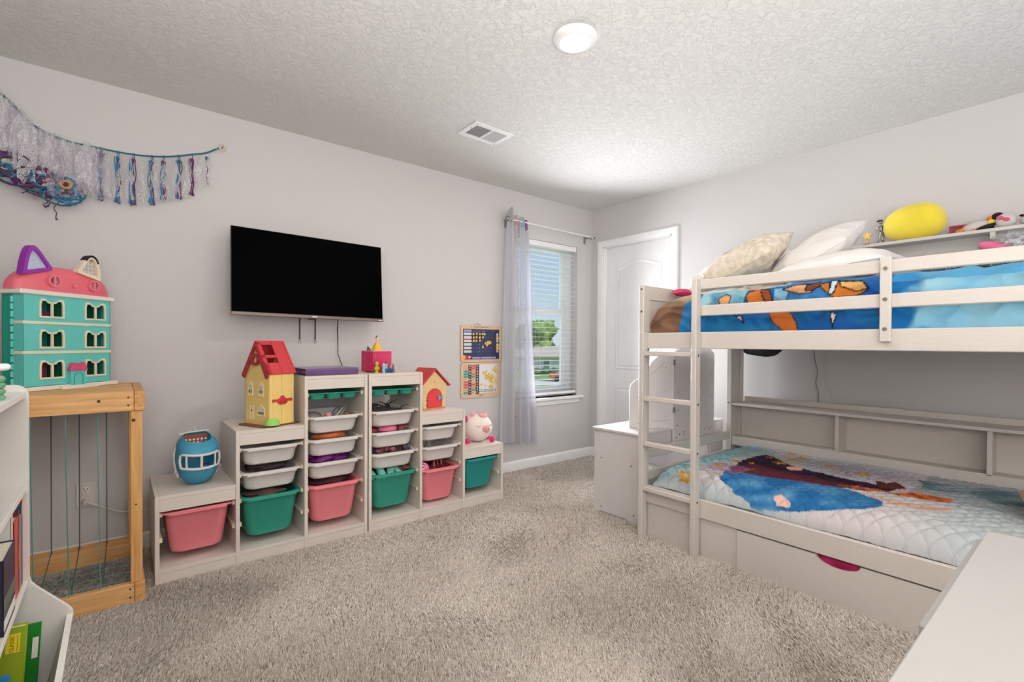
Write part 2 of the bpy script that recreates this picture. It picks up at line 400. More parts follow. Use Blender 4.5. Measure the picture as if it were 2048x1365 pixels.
bl = thing('window_blind', 'white horizontal slat blind hanging open in the window', 'blinds', (3.075, WA+.03, WZ1))
b = B().box(WX0+.008, WX1-.008, WA+.004, WA+.062, WZ1-.05, WZ1-.002, .003); obj('head_rail', b, M_TRIM, bl)
b = B().box(WX0+.008, WX1-.008, WA+.006, WA+.058, WZ0+.022, WZ0+.045, .003); obj('bottom_rail', b, M_TRIM, bl)
sl = B().rings([[(x, WA+.032+a, .0+h) for a, h in ((-.025, -.0045), (-.012, .0005), (.0, .0025), (.012, .0035), (.025, .0025), (.025, -.0005), (.012, .0005), (0, -.0005), (-.012, -.0025), (-.025, -.0075))] for x in (WX0+.012, WX1-.012)])
slat_b = B(); 
sm = None; NS = 30
for i in range(NS):
    z = WZ0+.075+(WZ1-.085-WZ0-.075)*i/(NS-1)
    if sm is None:
        so = B(); so.rings([[(x, a, h) for a, h in ((-.025, .0002), (-.012, .0012), (0, .0016), (.012, .0012), (.025, .0002), (.025, -.0012), (.012, -.0006), (0, -.0004), (-.012, -.0006), (-.025, -.0012))] for x in (-.383, .383)])
        s0 = obj('slat', so, M_TRIM, bl, world=False); sm = s0.data
    else:
        s0 = bpy.data.objects.new('slat', sm); COL.objects.link(s0); s0.parent = bl
    s0.location = (0, .002, z-WZ1)
b = B()
for x in (2.72, 2.98, 3.30):
    for yy in (WA+.006, WA+.058): b.tube([(x, yy, WZ0+.03), (x, yy, WZ1-.03)], .0009, 4)
b.tube([(2.80, WA+.004, WZ1-.05), (2.81, WA-.002, 1.2), (2.84, WA+.002, .9), (2.83, WA+.002, .68)], .0016, 5)
obj('cord', b, M_CORDW, bl)
cr = thing('curtain_rod', 'thin white curtain rod above the window', 'curtain rod', (3.0, WA-.08, 2.16))
b = B().tube([(2.545, WA-.085, 2.162), (3.60, WA-.085, 2.152)], .006, 10); obj('rod', b, M_TRIM, cr)
b = B().ell((2.535, WA-.085, 2.163), (.022, .022, .022), 16).ell((3.61, WA-.085, 2.152), (.012, .012, .012), 12); obj('finial', b, M_METAL, cr)
for x, z in ((2.575, 2.162), (3.565, 2.152)):
    b = B().cb((x, WA-.006, z-.02), (.02, .012, .07), .002).cb((x, WA-.045, z-.004), (.010, .09, .008)).cb((x, WA-.088, z-.012), (.010, .012, .03), .002); obj('bracket', b, M_METAL, cr)
cu = thing('sheer_curtain', 'pale grey and lilac sheer curtain gathered at the left of the window', 'curtain', (2.7, WA-.085, .28))
bands = [((2.520, 2.588), (158, 164, 166), (206, 210, 214)), ((2.596, 2.648), (190, 160, 160), (216, 206, 208)), ((2.652, 2.706), (160, 172, 182), (206, 212, 220)), ((2.710, 2.758), (146, 104, 150), (204, 198, 212))]
bots = [(2.45, 2.60), (2.57, 2.69), (2.66, 2.78), (2.75, 2.87)]
for k, ((xa, xb), ch, cl) in enumerate(bands):
    def cf(u, v, xa=xa, xb=xb, k=k):
        t = 1-v; e = t**.7
        x0 = xa+(bots[k][0]-xa)*e; x1 = xb+(bots[k][1]-xb)*e
        x = x0+(x1-x0)*u
        z = 2.225-.012*k-(2.225-.275)*t-.012*math.sin(u*5+k)*t
        if k == 0: z += .045*(1-abs(u*2-1.6))*max(0, 1-t*8)
        y = WA-.085-.018*math.cos(u*pi*(2.2))*(.6+.8*e)-.012*math.sin(x*70+3*t)*e + (.02 if k % 2 else 0)
        return (x, y, z)
    hb = B().grid(lambda u, v: cf(u, .955+.045*v), 14, 3); obj('header_band', hb, mat('curtain_band_%d' % k, ch, .9, var=.05, vscale=200), cu, recalc=False)
    bb = B().grid(lambda u, v: cf(u, .955*v), 26, 40); obj('panel', bb, mat_sheer('curtain_sheer_%d' % k, cl, .60, .92, 500), cu, recalc=False)
b = B()
for k, (x, z) in enumerate(((2.62, .9), (2.66, 1.45), (2.60, .5), (2.72, 1.9), (2.70, 1.15))):
    b.prism(star(x, z, .008), WA-.125, WA-.123)
obj('star_print', b, mat('print_grey', (128, 140, 160), .8), cu)

# ---- door
dr = thing('door_1', 'white two-panel arched closet door in the far corner', 'door'); del dr['category']; dr['kind'] = 'structure'; dr['category'] = 'door'
dy0, dy1, dz1 = DY0+.012, DY1-.012, DZ-.012
dx = WB+.045
def arch_poly(y0, y1, z0, z1, rise, n=16, off=0):
    y0 += off; y1 -= off; z0 += off; z1 -= off
    top = []
    for i in range(n+1):
        t = i/n; y = y1+(y0-y1)*t
        s = math.sin(pi*t); top.append((y, z1+rise*(s**1.6)))
    return [(y0, z0), (y1, z0)]+top
b = B().box(dx, dx+.035, dy0, dy1, .012, dz1, .002); obj('door_leaf', b, M_TRIM, dr)
P1 = (dy0+.115, dy1-.115, .875, 1.85, .055); P2 = (dy0+.115, dy1-.115, .17, .715, 0)
for P in (P1, P2):
    b = B()
    o1 = arch_poly(*P); o2 = arch_poly(*P, off=.012); o3 = arch_poly(*P, off=.030); o4 = arch_poly(*P, off=.045)
    b.rings([[(dx-.0005, y, z) for y, z in o1], [(dx-.006, y, z) for y, z in o2], [(dx-.001, y, z) for y, z in o3], [(dx-.008, y, z) for y, z in o4]], cap0=False, cap1=True)
    obj('raised_panel', b, M_TRIM, dr, smooth=25)
b = B().box(WB, WB+.12, DY0-.0, DY0+.012, 0, DZ).box(WB, WB+.12, DY1-.012, DY1, 0, DZ).box(WB, WB+.12, DY0, DY1, DZ-.012, DZ)
b.box(dx+.036, dx+.05, DY0+.012, DY0+.024, 0, DZ-.012).box(dx+.036, dx+.05, DY1-.024, DY1-.012, 0, DZ-.012)
obj('door_frame', b, M_TRIM, dr)
b = B()
cp = [(0, 0), (.004, .0), (.010, .006), (.014, .02), (.017, .035), (.017, .052), (.010, .060), (0, .062)]   # casing profile: height off wall, width
def casing(b, y0, y1, z1):
    rs = []
    for (sy, yy, zz) in ((-1, y0, 0), (-1, y0, z1), (1, y1, z1), (1, y1, 0)):
        rs.append([(WB-h, yy+sy*wd, zz+(wd if zz > 0 else 0)) for h, wd in cp])
    b.rings(rs)
casing(b, DY0-.0, DY1+.0, DZ)
o = obj('casing', b, M_TRIM, dr, smooth=30)
b = B().ell((WB-.03, DY0+.07, .95), (.028, .028, .028), 16).cyl((WB-.02, DY0+.07, .95), (dx, DY0+.07, .95), .012); obj('door_knob', b, M_METAL, dr)

# ---- ceiling lamp and vent
cl = thing('ceiling_light', 'round flush white ceiling light, switched on', 'ceiling light', (1.54, 1.47, CH))
b = B().lathe([(.0, 0), (.095, 0), (.096, -.006), (.090, -.015), (.068, -.024), (.064, -.024), (.063, -.019), (.0, -.019)], (1.54, 1.47, CH), 48); obj('trim_ring', b, M_TRIM, cl)
b = B().lathe([(.0, -.0195), (.062, -.0195), (.061, -.0235), (.0, -.024)], (1.54, 1.47, CH), 48); obj('diffuser', b, mat('lamp_glow', (255, 246, 232), .5, emis=14), cl)
vt = thing('ceiling_vent', 'white rectangular air vent with louvres in the ceiling', 'vent', (1.806, 2.49, CH))
b = B().holes(1.66, 1.952, 2.388, 2.595, [(1.69, 1.922, 2.423, 2.562)], CH-.007, CH, 'z')
obj('frame', b, M_TRIM, vt)
b = B().box(1.69, 1.922, 2.423, 2.562, CH-.0006, CH-.0003); obj('backing', b, mat('duct_dark', (62, 60, 58), .9), vt)
b = B()
b.box(1.802, 1.812, 2.423, 2.562, CH-.010, CH-.002)
for i in range(12):
    y = 2.430+i*.0112
    for (xa, xb, an, wd_) in ((1.69, 1.802, 20, .0065), (1.812, 1.922, 62, .0125)):
        b.cb((0, 0, 0), (xb-xa, wd_, .0008), M=Matrix.Translation(((xa+xb)/2, y+.003, CH-.0055)) @ Matrix.Rotation(R(an), 4, 'X'))
obj('louvre', b, M_TRIM, vt)
b = B().tube([(1.672, 2.46, CH-.008), (1.672, 2.46, CH-.02)], .002, 6).cyl((1.68, 2.405, CH-.0085), (1.68, 2.405, CH-.006), .004, seg=10).cyl((1.938, 2.58, CH-.0085), (1.938, 2.58, CH-.006), .004, seg=10)
obj('lever', b, M_METAL, vt)

# ---- outlet and cord
ot = thing('wall_outlet', 'white double wall outlet behind the pine frame', 'outlet', (-.125, WA, .335))
b = B().box(-.163, -.089, WA-.006, WA, .272, .395, .002); obj('cover_plate', b, M_CORDW, ot)
for z in (.362, .305): obj('socket', B().prism(rrect(-.141, -.111, z-.016, z+.016, .012), WA-.009, WA-.005), M_TRIM, ot)
b = B().box(-.134, -.131, WA-.0096, WA-.0088, .360, .371).box(-.121, -.118, WA-.0096, WA-.0088, .361, .370).cyl((-.126, WA-.0096, .353), (-.126, WA-.0088, .353), .003, seg=10); obj('slot', b, M_HOLE, ot)
pc = thing('power_cord', 'white plug and cord running from the outlet to the storage unit', 'cord', (-.12, WA-.01, .30))
b = B().cyl((-.126, WA-.009, .305), (-.122, WA-.035, .303), .017, .014, 18).tube([(-.118, WA-.034, .302), (-.10, WA-.038, .292), (-.08, WA-.036, .28)], .006, 8); obj('plug', b, M_CORDW, pc)
b = B().tube([(-.085, WA-.036, .283), (-.05, WA-.035, .262), (.0, WA-.04, .235), (.05, WA-.045, .222), (.1, WA-.05, .22), (.15, WA-.05, .226), (.2, WA-.05, .23)], .0032, 8); obj('cable', b, M_CORDW, pc)

# ================================================================ STORAGE UNITS WITH BINS
YF, YB = 2.716, 3.156
def storage_unit(name, label, xs, heights, xc):
    t = thing(name, label, 'storage unit', (xc, (YF+YB)/2, 0))
    th = .018
    n = len(heights)
    for i, x in enumerate(xs):      # upright panels
        h = max(heights[max(0, i-1)], heights[min(n-1, i)])
        b = B().box(x-th/2, x+th/2, YF, YB, 0, h, .0015); obj('upright_panel', b, M_TROF, t)
    for i, h in enumerate(heights):
        x0, x1 = xs[i]+th/2, xs[i+1]-th/2
        b = B().box(x0, x1, YF+.003, YB, h-.018, h-.0005, .001); obj('top_board', b, M_TROF, t)
        b = B().box(x0, x1, YF+.004, YF+.02, h-.074, h-.0185, .001); obj('fascia', b, M_TROF, t)
        b = B().box(x0, x1, YB-.02, YB-.004, h-.074, h-.0185, .001); obj('rear_rail', b, M_TROF, t)
    b = B().box(xs[0]+th/2, xs[-1]-th/2, YF+.002, YB, .052, .07, .001)
    obj('bottom_shelf', b, M_TROF, t)
    b = B().box(xs[0]+th/2, xs[-1]-th/2, YF+.004, YF+.02, 0.0, .0515, .001); obj('plinth', b, M_TROF, t)
    for i, h in enumerate(heights):
        for j, x in enumerate((xs[i]+th/2, xs[i+1]-th/2)):
            s = 1 if j == 0 else -1
            z = .19
            while z < h-.09:
                b = B()
                for zz in (z, z+.012):
                    b.box(min(x, x+s*.011), max(x, x+s*.011), YF+.03, YB-.03, zz-.0018, zz+.0018)
                b.box(min(x, x+s*.012), max(x, x+s*.012), YF+.026, YF+.036, z-.004, z+.016, .001)
                obj('runner', b, M_SLOT, t); z += .128 if z > .29 else .118
    b = B()
    for i, x in enumerate(xs):
        for zz in (.2, .33, .46, .59): 
            if zz < heights[min(i, n-1)]-.1: b.box(x-.0095, x+.0095, YF+.012, YF+.016, zz, zz+.004)
    obj('screw_hole', b, M_HOLE, t)
    return t
XL_ = [.138, .462, .787, 1.120]; XR_ = [1.146, 1.479, 1.800, 2.124]
uL = storage_unit('storage_unit', 'white stepped storage unit rising to the right, nearest the pine frame', XL_, [.408, .672, .932], .63)
uR = storage_unit('storage_unit', 'white stepped storage unit falling to the right, nearest the curtain', XR_, [.932, .672, .408], 1.63)

def tray_rings(x0, x1, y0, y1, zr, h, tap, r=.045, lip=.016, th=.003):
    def rr(dx, z, rad): return [(a, c, z) for a, c in rrect(x0+dx, x1-dx, y0+dx, y1-dx, rad, 6)]
    rs = [rr(lip+tap+.022, zr-h, r*.8), rr(lip+tap+.006, zr-h+.008, r), rr(lip+tap, zr-h+.024, r), rr(lip+.002, zr-.012, r),
          rr(lip, zr-.010, r), rr(.001, zr-.009, .03), rr(0, zr-.004, .03), rr(.001, zr, .03), rr(lip+.004, zr, r),
          rr(lip+tap+th, zr-h+.024, r), rr(lip+tap+.01, zr-h+.011, r*.9)]
    return rs
def storage_bin(i0, xs, zr, big, m, label, group=None, dx=0, yoff=0):
    x0, x1 = xs[i0]+.013, xs[i0+1]-.013
    h = .215 if big else .098
    t = thing('storage_bin', label, 'storage bin', ((x0+x1)/2, (YF+YB)/2, zr-h), group=group)
    y0 = YF+.012+yoff; y1 = y0+.405
    b = B(); b.rings(tray_rings(x0, x1, y0, y1, zr, h, .024 if big else .012), cap0=True, cap1=True)
    obj('tub', b, m, t, smooth=40)
    b = B()   # front lip curls down, and the little hand ledge under it
    b.box(x0+.035, x1-.035, y0-.001, y0+.0025, zr-.017, zr-.006, .001)
    for xx in (x0+.05, x1-.05): b.box(xx-.02, xx+.02, y0+.006, y0+.016, zr-.02, zr-.010, .001)
    obj('rim_lip', b, m, t)
    return t
def flat_tray(i0, xs, zr, m, label):
    x0, x1 = xs[i0]+.013, xs[i0+1]-.013; h = .04; y0 = YF+.03; y1 = y0+.39
    t = thing('flat_tray', label, 'tray', ((x0+x1)/2, (YF+YB)/2, zr-h))
    b = B().box(x0, x1, y0, y1, zr-.007, zr, .002); obj('lid_plate', b, m, t)
    wdt = (x1-x0-.05)/3
    for k in range(3):
        for q in range(2):
            xa = x0+.02+k*(wdt+.005); ya = y0+.012+q*.19; yb = ya+.175
            b = B(); 
            def rr(d, z): return [(a, c, z) for a, c in rrect(xa+d, xa+wdt-d, ya+d, yb-d, .022, 5)]
            b.rings([rr(.018, zr-h), rr(.008, zr-h+.004), rr(.004, zr-h+.014), rr(0, zr-.006)]); obj('compartment', b, m, t)
    return t
storage_bin(0, XL_, .322, True, M_PINK, 'deep pink storage bin in the low column beside the pine frame')
storage_bin(1, XL_, .576, False, M_BINW, 'shallow white bin under the top board below the yellow toy house')
storage_bin(1, XL_, .448, False, M_BINW, 'shallow white bin directly above the green bin, below the yellow toy house')
storage_bin(1, XL_, .322, True, M_TEAL, 'deep green storage bin below the yellow toy house')
flat_tray(2, XL_, .834, M_TEAL, 'flat green compartment tray under the purple binder')
storage_bin(2, XL_, .703, False, M_BINW, 'shallow white bin below the purple binder, uppermost of three')
storage_bin(2, XL_, .576, False, M_BINW, 'shallow white bin below the purple binder, middle one holding an orange toy')
storage_bin(2, XL_, .448, False, M_BINW, 'shallow white bin below the purple binder, lowest one holding purple cloth')
storage_bin(2, XL_, .322, True, M_PINK, 'deep pink storage bin in the tall column below the purple binder')
flat_tray(0, XR_, .834, M_TEAL, 'flat green compartment tray below the pink safe box')
storage_bin(0, XR_, .703, False, M_BINW, 'shallow white bin full of black brushes, below the pink box')
storage_bin(0, XR_, .576, False, M_BINW, 'shallow white bin with pink toys below the pink box, middle of three')
storage_bin(0, XR_, .448, False, M_BINW, 'shallow white bin of dark small toys directly above a green bin')
storage_bin(0, XR_, .322, True, M_TEAL, 'deep green storage bin with pale green shoes, below the pink box')
storage_bin(1, XR_, .578, False, M_BINW, 'shallow white bin right under the board carrying the red-roofed playhouse')
storage_bin(1, XR_, .446, False, M_BINW, 'shallow white bin above the pink bin, below the red-roofed playhouse')
storage_bin(1, XR_, .300, True, M_PINK, 'deep pink storage bin below the red-roofed playhouse')
storage_bin(2, XR_, .322, True, M_TEAL2, 'deep teal storage bin below the pig plush')

# ---- what the bins hold
def lump(name, label, cat, c, r, m, seed=0, amp=.18, group=None, seg=22, rot=0):
    def fn(q):
        k = 1+amp*nz(q.x*1.7+seed, q.y*1.7, q.z*1.7+seed)*1.6+amp*.5*nz(q.x*4+seed, q.y*4, q.z*4)
        return q*k
    b = B().ell(c, r, seg, fn=fn, M=Matrix.Translation(c) @ Matrix.Rotation(rot, 4, 'Z') @ Matrix.Translation(-Vector(c)))
    o = obj(name, b, m, None, smooth=60); return tag(o, label, cat, group)
lump('toy_ball', 'red rounded toy in the pink bin nearest the pine frame', 'toy', (.225, 2.83, .325), (.045, .045, .028), mat('toy_red', (180, 40, 50), .5), 1)
lump('toy_bag', 'brown soft toy bag in the pink bin nearest the pine frame', 'toy', (.335, 2.84, .325), (.055, .06, .03), mat('toy_brown', (96, 74, 66), .8), 2)
lump('folded_cloth', 'dark folded cloth in the lower white bin above the green bin', 'cloth', (.625, 2.86, .452), (.105, .08, .028), mat('cloth_dark', (66, 50, 56), .9, var=.2, vscale=60), 3, .25)
lump('toy_blocks', 'mixed brown and teal toys in the green bin below the yellow house', 'toy', (.61, 2.84, .318), (.11, .06, .02), mat('toy_mix', (120, 70, 50), .7, var=.2, vscale=45, rgb2=(40, 70, 80)), 4, .3)
lump('remote_case', 'grey rounded case in the uppermost white bin below the binder', 'case', (.845, 2.82, .700), (.055, .06, .026), mat('case_grey', (112, 108, 106), .4), 0, .03)
lump('small_doll', 'small pink doll piece in the uppermost white bin below the binder', 'toy', (.925, 2.79, .703), (.020, .025, .016), mat('doll_pink', (214, 150, 140), .5), 5)
for k, (x, a) in enumerate(((.975, .5), (.99, .8), (1.005, 1.0), (.965, .25), (1.03, -.4))):
    b = B().tube([(x-.035, 2.80, .685), (x+.01*math.cos(a)+.02, 2.82+.01*k, .725+.004*k)], .0028, 6); o = obj('colour_pencil', b, mat(['pencil_purple', 'pencil_grey', 'pencil_cream'][k % 3], [(92, 66, 110), (150, 146, 140), (226, 206, 160)][k % 3], .5)); tag(o, ['thin purple pencil, leftmost pair', 'thin grey pencil', 'thin cream pencil', 'thin purple pencil lying lower', 'thin grey pencil farthest right'][k]+' in the uppermost white bin below the binder', 'pencil', 'pencils in the uppermost white bin')
lump('hair_clip_case', 'black and yellow clip lying in the uppermost white bin', 'clip', (1.045, 2.80, .702), (.022, .018, .012), mat('clip_black', (36, 32, 30), .4, rgb2=(170, 130, 40), vscale=80), 8)
lump('orange_toy', 'orange rounded toy in the middle white bin below the binder', 'toy', (.95, 2.84, .580), (.095, .07, .028), mat('toy_orange', (196, 106, 62), .6, var=.1, vscale=40), 9, .15)
lump('purple_cloth', 'purple shiny cloth in the lowest white bin below the binder', 'cloth', (.94, 2.84, .455), (.12, .08, .028), mat('cloth_purple', (116, 30, 122), .5, var=.3, vscale=35), 10, .3)
lump('dark_clothes', 'dark maroon clothes in the pink bin below the purple binder', 'cloth', (.95, 2.87, .322), (.125, .12, .022), mat('cloth_maroon', (74, 28, 40), .9, var=.3, vscale=40), 11, .3)
for k in range(16):
    rr = random.Random(k); x = 1.20+rr.uniform(0, .17); y = 2.78+rr.uniform(0, .12)
    b = B().tube([(x, y, .690), (x+rr.uniform(-.03, .04), y+.02, .715+rr.uniform(0, .02)), (x+rr.uniform(-.05, .08), y+.04, .73+rr.uniform(-.01, .025))], .003, 6, rad=[.006, .004, .002])
    o = obj('doll_brush', b, mat('brush_dark', (58, 54, 54), .5)); tag(o, 'thin dark brush or wand sticking out of the white bin below the pink box', 'brush', 'dark brushes in the white bin below the pink box')
lump('brush_heap', 'heap of dark bristly accessories in the white bin below the pink box', 'accessories', (1.27, 2.82, .693), (.10, .07, .02), mat('heap_dark', (60, 56, 56), .8, var=.3, vscale=90), 12, .35)
lump('pink_toy', 'bright pink toy in the middle white bin below the pink box', 'toy', (1.30, 2.82, .583), (.065, .05, .028), mat('toy_pink', (226, 116, 150), .5), 13, .12)
lump('rose_cloth', 'dull rose cloth beside the pink toy in the middle white bin', 'cloth', (1.40, 2.85, .580), (.04, .06, .024), mat('cloth_rose', (172, 106, 104), .9, var=.2, vscale=60), 14, .3)
lump('maroon_toy', 'maroon toy at the left of the middle white bin below the pink box', 'toy', (1.20, 2.82, .580), (.035, .045, .018), mat('toy_maroon', (140, 50, 66), .6), 15, .2)
TC = [(60, 56, 60), (176, 90, 110), (60, 70, 120), (196, 150, 120), (80, 50, 50), (120, 120, 130), (190, 80, 90)]
for k in range(14):
    rr = random.Random(50+k); x = 1.19+rr.uniform(0, .23); y = 2.775+rr.uniform(0, .10); c = TC[k % 7]
    lump('small_toy', 'small colourful toy piece in the white bin directly above a green bin', 'toy', (x, y, .452+rr.uniform(-.006, .008)), (rr.uniform(.012, .024), rr.uniform(.012, .02), rr.uniform(.010, .018)), mat('smalltoy_%d' % (k % 7), c, .5), k, .3, 'small toys in the white bin above the green bin', 12)
for k, (x, y, a) in enumerate(((1.185, 2.80, .5), (1.245, 2.785, .1), (1.31, 2.80, -.4), (1.355, 2.81, .7))):
    M = Matrix.Translation((x, y, .322)) @ Matrix.Rotation(a, 4, 'Z') @ Matrix.Rotation(R(38), 4, 'X')
    b = B().ell((0, 0, 0), (.024, .05, .018), 16, p=.85, M=M); o = obj('toddler_shoe', b, mat('shoe_mint', (122, 190, 178), .6, var=.1, vscale=40))
    tag(o, ['pale green shoe at the left end of the green bin below the pink box', 'pale green shoe second from the left in the green bin below the pink box', 'pale green shoe in the middle of the green bin below the pink box', 'pale green shoe tilted right in the green bin below the pink box'][k], 'shoe')
lump('brown_toy', 'brown toy at the right of the green bin below the pink box', 'toy', (1.41, 2.83, .325), (.04, .06, .022), mat('toy_brown2', (120, 78, 66), .7, rgb2=(60, 50, 50), vscale=50), 31, .3)
for k, (x, m) in enumerate(((1.53, (60, 110, 80)), (1.56, (70, 60, 50)), (1.585, (170, 140, 90)))):
    b = B().tube([(x, 2.82, .43), (x+.012, 2.82, .475)], .004, 6).ell((x+.012, 2.82, .478), (.01, .008, .006), 10); o = obj('toy_figure', b, mat('figure_%d' % k, m, .5))
    tag(o, ['small green toy figure', 'small dark toy figure', 'small tan toy figure'][k]+' in the white bin above the pink bin', 'toy figure')
# striped ball and sticks in the pink bin
def ballcol(co):
    return (236, 170, 190) if int((math.atan2(co.y, co.x)+pi)*8/pi) % 2 == 0 else (170, 24, 90)
b = B().ell((0, 0, 0), (.042, .042, .042), 40); M_ATTR_P = mat_attr('attr_plastic', .35, bump=0)
o = obj('striped_ball', b, M_ATTR_P, None, smooth=60, colfn=ballcol); o.location = (1.535, 2.80, .300); o.rotation_euler = (R(70), 0, R(20)); tag(o, 'magenta and pink striped ball in the pink bin below the playhouse', 'ball')
for k, (x, a, c) in enumerate(((1.62, .35, (196, 120, 90)), (1.66, -.1, (150, 50, 60)), (1.68, .2, (190, 130, 80)), (1.60, .6, (120, 30, 40)))):
    b = B().tube([(x, 2.80, .27), (x+.05*math.sin(a), 2.83, .345-.008*k)], .005, 8); o = obj('toy_stick', b, mat('stick_%d' % k, c, .5)); tag(o, ['tan toy stick leaning in the pink bin below the playhouse', 'red toy stick standing in the pink bin below the playhouse', 'ochre toy stick in the pink bin below the playhouse', 'dark red toy stick leaning far right in the pink bin below the playhouse'][k], 'toy stick')
lump('maroon_cloth', 'dark red cloth filling the pink bin below the playhouse', 'cloth', (1.64, 2.88, .285), (.11, .12, .018), mat('cloth_maroon2', (120, 30, 50), .9, var=.2, vscale=50), 33, .3)
lump('dark_cloth', 'dark cloth showing above the teal bin below the pig', 'cloth', (1.97, 2.90, .306), (.10, .12, .014), mat('cloth_dark2', (60, 70, 84), .9, var=.2, vscale=50), 35, .3)

# ================================================================ THINGS ON THE UNITS
# purple binder
t = thing('ring_binder', 'purple ring binder lying on the tallest part of the left storage unit', 'binder', (.93, 2.88, .932), R(4))
M = None
MP = mat('binder_purple', (112, 84, 132), .35, var=.05); MPC = mat('binder_clear', (140, 116, 150), .25)
b = B().box(-.150, .150, -.125, .13, .001, .0045, .001); obj('cover', b, MP, t, world=False)
b = B().box(-.150, .150, -.125, .13, .036, .0395, .001); obj('cover', b, MPC, t, world=False)
b = B(); b.prism([(-.128, .001), (-.134, .010), (-.134, .031), (-.128, .0395), (-.122, .0395), (-.128, .030), (-.128, .010), (-.122, .001)], -.150, .150, 'x'); obj('spine', b, MP, t, world=False)
b = B().box(-.140, .138, -.105, .12, .008, .033, .002); obj('pages', b, mat('paper_lilac', (120, 92, 150), .8, var=.2, vscale=120, stretch=(1, 1, 40)), t, world=False)

# yellow toy house with red roof
MY = mat('plastic_yellow', (246, 214, 132), .4, var=.02); MRd = mat('plastic_red', (212, 58, 66), .38, var=.03); MBr = mat('plastic_brown', (130, 70, 48), .5); MGr = mat('plastic_green', (156, 214, 110), .5, var=.06, vscale=30)
MIv = mat('plastic_ivory', (238, 226, 190), .5)
t = thing('toy_house', 'tall yellow toy house with an open red roof on the left storage unit', 'toy house', (.632, 2.875, .672), R(23)); t.scale = (.98, .98, .955)
hx0, hx1, hy0, hy1 = -.075, .075, -.115, .085     # front face (two doors) looks at the room, gable end looks left
zw = .292
b = B().box(-.110, .110, -.125, .095, 0, .009, .004); obj('base_plate', b, MBr, t, world=False)
b = B()
b.prism([(hy0, .009), (hy1, .009), (hy1, zw), ((hy0+hy1)/2, zw+.155), (hy0, zw)], hx0, hx0+.005, 'x')
b.prism([(hy0, .009), (hy1, .009), (hy1, zw), ((hy0+hy1)/2, zw+.155), (hy0, zw)], hx1-.005, hx1, 'x')
b.box(hx0, hx1, hy1-.004, hy1, .009, zw)
obj('gable_wall', b, MY, t, world=False)
for (xa, xb) in ((hx0, 0), (0, hx1)):
    b = B().box(xa+.0006, xb-.0006, hy0-.004, hy0, .0, zw-.002, .001)
    k = 0
    while .02+k*.0118 < zw-.02:
        z = .02+k*.0118
        if not (.12 < z < .155): b.box(xa+.018, xb-.018, hy0-.0052, hy0-.0035, z, z+.0075, .0008)
        else: b.box(xa+(.018 if xa < 0 else .04), xb-(.04 if xa < 0 else .018), hy0-.0052, hy0-.0035, z, z+.0075, .0008)
        k += 1
    obj('front_door_panel', b, MY, t, world=False)
b = B()
for k in range(16):
    z = .02+k*.017
    b.box(hx0-.0012, hx0, hy0+.004, hy1-.004, z, z+.013, .0006)
obj('clapboard', b, MY, t, world=False)
b = B().prism(circ(0, .142, .021), hy0-.009, hy0-.004)
for cx, cz, r in ((-.017, .138, .015), (.017, .138, .015), (0, .155, .013), (-.010, .128, .010), (.010, .128, .010)): b.prism(circ(cx, cz, r, 16), hy0-.011, hy0-.004)
b.box(-.055, .055, hy0-.009, hy0-.004, .135, .149, .003); b.prism(circ(-.052, .142, .0085, 12), hy0-.010, hy0-.004).prism(circ(.052, .142, .0085, 12), hy0-.010, hy0-.004)
obj('flower_latch', b, MRd, t, world=False)
def sidewin(y, z, wd, h, door=False, n=2):
    b = B().ring_frame([(y-wd/2, z), (y+wd/2, z), (y+wd/2, z+h), (y-wd/2, z+h)], [(y-wd/2+.004, z+.004), (y+wd/2-.004, z+.004), (y+wd/2-.004, z+h-.004), (y-wd/2+.004, z+h-.004)], hx0-.005, hx0, 'x')
    b.box(hx0-.0025, hx0-.001, y-wd/2+.003, y+wd/2-.003, z+.003, z+h-.003)
    if not door: b.prism([(y-wd/2-.004, z+h+.003), (y+wd/2+.004, z+h+.003), (y, z+h+.024)], hx0-.006, hx0, 'x')
    w_ = obj('side_door' if door else 'side_window', b, MIv, t, world=False)
    b = B()
    if door: b.box(hx0-.004, hx0-.0022, y-.003, y+.003, z+h*.55, z+h*.75)
    else:
        for i in range(n):
            yy = y-wd/2+wd*(i+.5)/n; b.box(hx0-.004, hx0-.0022, yy-.0042, yy+.0042, z+h*.3, z+h*.62)
    obj('pane', b, mat('toy_pane', (92, 92, 70), .5), w_, world=False)
sidewin(-.055, .165, .036, .055); sidewin(.035, .165, .036, .055); sidewin(-.055, .055, .055, .040, n=4); sidewin(.025, .035, .028, .075, door=True)
# roof: two slopes, open skylight on the left half of the front slope
ym = (hy0+hy1)/2; ridge = zw+.172; eave = zw-.006; ov = .008
def slope(b, s, xa, xb, ta, tb, off=0, th=.006):
    # ta,tb along slope 0 = ridge, 1 = eave
    y_e = ym+s*((hy1-hy0)/2+ov)
    P = []
    for tt in (ta, tb):
        P.append((ym+(y_e-ym)*tt, ridge+(eave-ridge)*tt))
    n_ = Vector((0, s*(ridge-eave), abs(y_e-ym))).normalized()
    q = [Vector((0, P[0][0], P[0][1])), Vector((0, P[1][0], P[1][1]))]
    rs = []
    for x in (xa, xb):
        rs.append([(x, (q[0]+n_*off).y, (q[0]+n_*off).z), (x, (q[1]+n_*off).y, (q[1]+n_*off).z), (x, (q[1]+n_*(off+th)).y, (q[1]+n_*(off+th)).z), (x, (q[0]+n_*(off+th)).y, (q[0]+n_*(off+th)).z)])
    b.rings(rs)
rx0, rx1 = hx0-.010, hx1+.008
b = B()
slope(b, 1, rx0, rx1, 0, 1)
slope(b, -1, .0, rx1, 0, 1); slope(b, -1, rx0, rx0+.022, 0, 1); slope(b, -1, rx0, 0, 0, .10); slope(b, -1, rx0, 0, .42, .50); slope(b, -1, rx0, 0, .66, 1.0)
